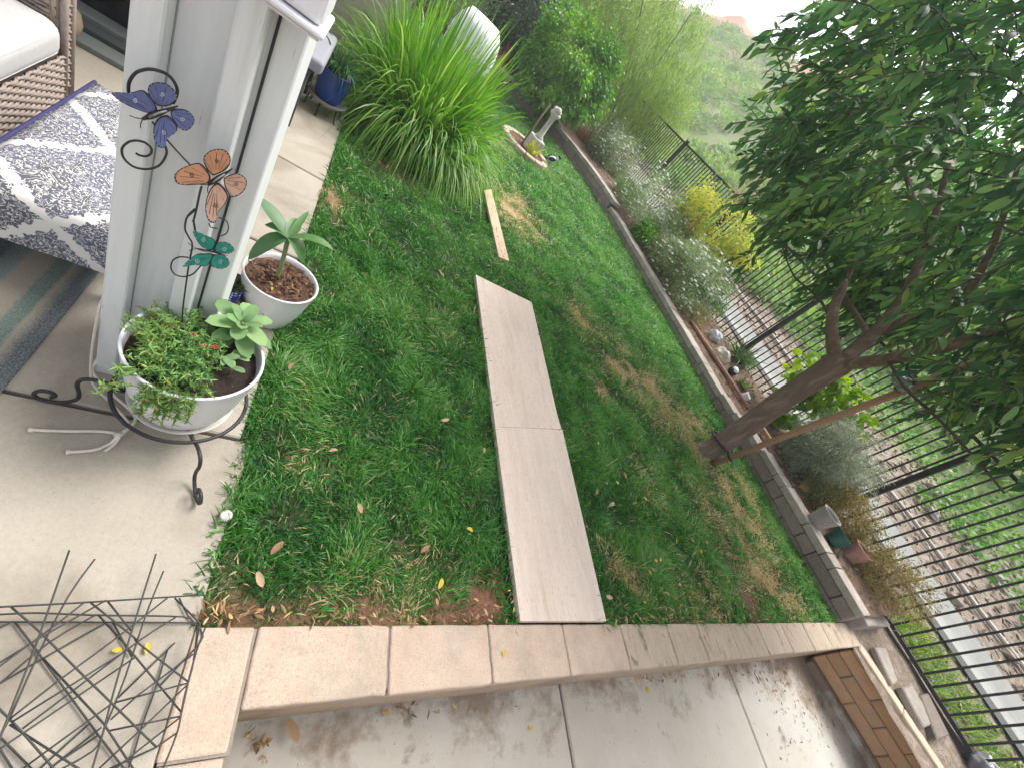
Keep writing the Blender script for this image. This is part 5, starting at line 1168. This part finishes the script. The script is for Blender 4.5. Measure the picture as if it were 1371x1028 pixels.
for i in range(ntw):
    p0 = S0[i] - TD[i] * TLn[i] * .5; nl = int(RNG.integers(10, 20)); tw = RNG.normal(.42, .2) if RNG.random() > .14 else RNG.normal(.85, .1)
    pts_ = [Vector(p0 + TD[i] * TLn[i] * t + np.array([0, 0, -.10 * t * t])) - TB for t in (0, .35, .7, 1)]
    runs.append((pts_, .004))
    for j in range(nl):
        t = (j + .5) / nl; pp = p0 + TD[i] * TLn[i] * t + np.array([0, 0, -.10 * t * t])
        sd_ = np.cross(TD[i], RNG.normal(size=3)); sd_ /= np.linalg.norm(sd_) + 1e-6
        LP.append(pp); LD.append(TD[i] * .55 + sd_ * .8 + np.array([0, 0, -.25])); LT.append(min(.999, max(0, tw + RNG.normal(0, .12))))
LP, LD, LT = np.array(LP), np.array(LD), np.array(LT)
M_TREEL = leaf_mat('tree_leaf', [(0, (.030, .088, .034)), (.45, (.066, .170, .055)), (.8, (.16, .30, .09)), (1, (.27, .40, .11))], .46, .34, spec=.5)
dist_ = np.linalg.norm(LP - np.array([0, 0, CAM_H]), axis=1)
q = (LP - np.array([0, 0, CAM_H])) @ CR.T; u_ = IW / 2 + FPX * q[:, 0] / q[:, 2]; v_ = IH / 2 + FPX * q[:, 1] / q[:, 2]
inv = (q[:, 2] > 0) & (u_ > -20) & (u_ < 1360) & (v_ > 10) & (v_ < 1020); order = np.argsort(np.where(inv, dist_, 99))[:300]
msk = np.ones(len(LP), bool); msk[order] = False
LL = RNG.uniform(.055, .125, len(LP))
ribbons('crown', LP[msk] - np.array(TB), LD[msk], LL[msk], LL[msk] * .40, RNG.uniform(.2, .8, msk.sum()), M_TREEL, tr, LT[msk], 3, 'leaf', .25)['kind'] = 'stuff'
TL = [leaf_mesh('leaf', .13, .052, M_TREEL, b_, .28, 5, 'leaf', t) for b_, t in ((.2, .35), (.4, .5), (.6, .7), (.3, .6), (.5, .85), (.4, .2))]
for i in order: leaf_at('leaf', TL[i % 6], tr, Vector(LP[i]) - TB, LD[i], random.uniform(-.8, .8), LL[i] / .13)
tubes('twigs', runs, mat('twig', (.10, .085, .05), (.07, .06, .035), 20, .8), tr, 4)['kind'] = 'stuff'
SK0 = Vector((4.28, 1.82, -.05)); SK1 = at(1310, 484, x=4.25)
stk = thing('tree_stake', 'slim round wooden stake leaning beside the tree trunk', 'stake', SK0)
tube('stake', [Vector((0, 0, 0)), (SK1 - SK0) * .5 + Vector((.008, .004, 0)), SK1 - SK0], .030, M_STAKE, stk, 12)
def band(c, r, axis, m, name, par, tr_=.008):
    axis = Vector(axis).normalized(); a = axis.orthogonal().normalized(); b = axis.cross(a)
    return tube(name, [Vector(c) + (a * math.cos(k * .3142) + b * math.sin(k * .3142)) * r for k in range(21)], tr_, m, par, 6)
ax_ = (TK - TB)
lt_ = thing('tree_tie', 'black strap tying trunk and stake together close to the ground', 'strap', TB.lerp(TK, .12))
band((0, 0, 0), .150, ax_, M_FENCE, 'loop', lt_, .012); sp0 = SK0.lerp(SK1, .11) - lt_.location
band(sp0, .034, SK1 - SK0, M_FENCE, 'loop', lt_, .011)
tube('strap', [Vector((-.02, -.148, .0)), sp0 + Vector((0, .03, 0))], .011, M_FENCE, lt_, 6)
tj = at(1207, 512, x=4.16)
ut = thing('foil_tie', 'crumpled silvery tie holding the stake to the right hand limb', 'tie', tj)
o = crumple('foil', None, None, (0, 0, 0), .055, mat('foil', (.36, .38, .40), (.24, .26, .28), 30, .35, 60, .8, .008, metal=.5), (1, 1.5, .9), .5); o.parent = ut
for k in ('label', 'category'):
    if k in o: del o[k]
tube('strap', [Vector((-.01, .10, -.0)), Vector((.03, .05, .07)), Vector((.035, -.03, .065)), Vector((.02, -.06, -.02)), Vector((-.02, -.02, -.06))], .012, M_FENCE, ut, 6)

# ---------------------------------------------------------------- fallen leaves and debris
def flat_leaf(name, L, Wd, m, curl, t):
    ob = ribbons(name, [(0, 0, 0)], [(0, 1, .12)], L, Wd, curl, m, None, [t], 6, 'leaf', .45, [(0, 0, 1)]); me = ob.data; bpy.data.objects.remove(ob); return me
M_DRYL = leaf_mat('fallen_dry', [(0, (.24, .13, .06)), (.5, (.38, .24, .13)), (1, (.48, .35, .22))], .1, .8)
M_YELL = leaf_mat('fallen_yellow', [(0, (.55, .38, .03)), (1, (.66, .50, .08))], .2, .6)
DL = [flat_leaf('fallen_leaf', .052, .021, M_DRYL, c, t) for c, t in ((.15, .2), (.4, .5), (-.2, .8), (.5, .95), (.3, .65))]
YL = [flat_leaf('fallen_leaf', .046, .022, M_YELL, c, t) for c, t in ((.1, .3), (.3, .8))]
def drop(me, px, py, z, label, group, sc=1):
    o = bpy.data.objects.new('fallen_leaf', me); COL.objects.link(o); o.location = at(px, py, z); o.rotation_euler = (random.uniform(-.3, .3), random.uniform(-.4, .4), random.uniform(0, 6.28)); o.scale = (sc,) * 3
    return tag(o, label, 'leaf', group)
for px, py in ((571, 383), (393, 487), (452, 602), (592, 563), (648, 599), (380, 725), (484, 686), (345, 765), (575, 730)):
    drop(random.choice(DL), px, py, .035, 'dry tan fallen leaf lying on the lawn left of the long board', 'dry leaves on the left lawn', random.uniform(.7, 1.1))
def lawn_spot(p):
    if (p - TB).length < .95: return 'at the foot of the tree trunk'
    if p.x > 4.35: return 'close under the block wall'
    if p.y < .75: return 'just behind the cream edging'
    if p.x < 2.55: return 'near the right side of the board'
    return 'in the middle of the right lawn'
for px, py in ((825, 644), (814, 648), (838, 640), (822, 672), (868, 690), (893, 702), (905, 650), (915, 690), (872, 760), (912, 782), (925, 720), (945, 725), (975, 690), (1000, 785), (800, 655), (890, 810), (820, 800), (955, 800), (880, 600), (845, 560), (930, 640), (800, 520), (756, 470), (820, 420), (1050, 790)):
    sp_t = lawn_spot(at(px, py, .035)); drop(random.choice(DL), px, py, .035, 'dry tan fallen leaf ' + sp_t, 'dry leaves ' + sp_t, random.uniform(.65, 1.15))
for px, py in ((883, 750), (876, 748), (862, 665), (938, 735), (905, 720), (950, 690), (800, 590), (872, 770)):
    sp_t = lawn_spot(at(px, py, .04)); drop(random.choice(YL), px, py, .04, 'bright yellow fallen leaf ' + sp_t, 'yellow leaves ' + sp_t, random.uniform(.7, 1))
drop(YL[0], 633, 711, .045, 'single yellow fallen leaf on the lawn left of the board', None); drop(YL[1], 592, 774, .045, 'yellow brown fallen leaf on the lawn close to the bare red soil', None)
drop(YL[0], 675, 878, .014, 'yellow fallen leaf lying on the cream paving stones', None, .55); drop(YL[1], 870, 926, SZ + .01, 'yellow fallen leaf on the sunken concrete below the edging', None, 1.2); drop(YL[0], 708, 975, SZ + .01, 'yellow fallen leaf by the joint of the sunken concrete', None, .7)
drop(DL[2], 385, 962, SZ + .03, 'long pale green leaf at the foot of the edging stones', None, 1.9); drop(YL[1], 150, 870, .01, 'yellow green leaf on the patio under the wire cages', None, .55); drop(YL[0], 198, 860, .01, 'yellow leaf on the patio near the lawn corner', None, .6)
drop(YL[1], 365, 385, .262, 'yellow leaf lying on the bark of the smaller white bowl', None, .35)
P = []
for (px, py, sx_, sy_, n, z) in ((500, 829, 120, 6, 70, .0), (330, 825, 50, 10, 30, .0), (285, 822, 25, 10, 22, .0), (960, 800, 90, 28, 240, .01), (1040, 770, 30, 35, 160, .01), (1000, 650, 25, 40, 80, .01), (640, 815, 40, 15, 50, 0), (980, 725, 40, 40, 120, .01), (880, 828, 120, 5, 120, .0), (1035, 905, 30, 28, 110, SZ), (960, 900, 90, 8, 60, SZ), (1060, 960, 25, 50, 60, SZ), (480, 948, 120, 6, 70, SZ), (870, 905, 50, 6, 60, SZ), (1110, 975, 20, 35, 50, SZ), (345, 1000, 12, 20, 25, SZ)):
    for k in range(n):
        v = at(px + random.gauss(0, sx_ * .6), py + random.gauss(0, sy_ * .6), z)
        if z == SZ and (v.y > .13 or v.x < .33 or v.x > bwx(v.y) - .12): continue
        if z != SZ and (v.y < .35 or v.x > 5.3 or v.x < .13): continue
        P.append((v.x, v.y, z + random.uniform(.004, .02)))
P = np.array(P); n = len(P)
tag(ribbons('leaf_litter', P, np.concatenate([RNG.normal(size=(n, 2)), RNG.uniform(-.05, .3, (n, 1))], 1), RNG.uniform(.014, .042, n), RNG.uniform(.005, .012, n), .1, leaf_mat('litter_orange', [(0, (.16, .08, .04)), (.5, (.36, .21, .10)), (.85, (.50, .34, .19)), (1, (.58, .40, .12))], .1, .85), None, None, 3, 'leaf', .4), kind='stuff')
n = 1700; P = np.stack([RNG.uniform(5.3, 6.6, n), RNG.uniform(.36, 11, n)], 1); P = P[np.array([wall_x(b) + .2 < a for a, b in P])]
zz = np.array([bed_z(a, b) for a, b in P])
tag(ribbons('bed_litter', np.concatenate([P, (zz + .01)[:, None]], 1), np.concatenate([RNG.normal(size=(len(P), 2)), RNG.uniform(-.05, .3, (len(P), 1))], 1), RNG.uniform(.03, .09, len(P)), RNG.uniform(.01, .03, len(P)), .1, M_LITTER, None, None, 2, 'leaf', .3), kind='stuff')
# ragged lawn edge: longer blades falling over patio, board and edging
edge_pts = []
for k in range(900):
    y = random.uniform(.40, 3.9); edge_pts.append((random.uniform(.13, .17), y, -.01, -1, random.gauss(0, .5)))
for k in range(420):
    t = random.random(); a, b = WALK[0], WALK[4]; edge_pts.append((a[0] + (b[0] - a[0]) * t - .012, a[1] + (b[1] - a[1]) * t, -.01, .6, random.gauss(0, .6)))
for k in range(420):
    t = random.random(); a, b = WALK[1], WALK[3]; edge_pts.append((a[0] + (b[0] - a[0]) * t + .012, a[1] + (b[1] - a[1]) * t, -.01, -.6, random.gauss(0, .6)))
E_ = np.array(edge_pts)
tag(ribbons('edge_grass', E_[:, :3], np.stack([E_[:, 3] * RNG.uniform(-.3, .9, len(E_)), E_[:, 4], RNG.uniform(.7, 1.4, len(E_))], 1), RNG.uniform(.06, .13, len(E_)), RNG.uniform(.004, .007, len(E_)), RNG.uniform(.4, 1.1, len(E_)), M_GRASS, None, RNG.uniform(.1, .6, len(E_)), 4), kind='stuff')

# ---------------------------------------------------------------- hazy air between the yard and the hill
hz, hzt, hzb = base_mat('haze_air'); hzt.nodes.remove(hzb)
pv = hzt.nodes.new('ShaderNodeVolumePrincipled'); pv.inputs['Color'].default_value = (.93, .96, .97, 1); pv.inputs['Density'].default_value = .0036; pv.inputs['Anisotropy'].default_value = .2
hzt.links.new(pv.outputs[0], hzt.nodes['Material Output'].inputs['Volume'])
tag(box('haze', (-66, -66, -1.7), (88, 168, 24), hz), kind='stuff')
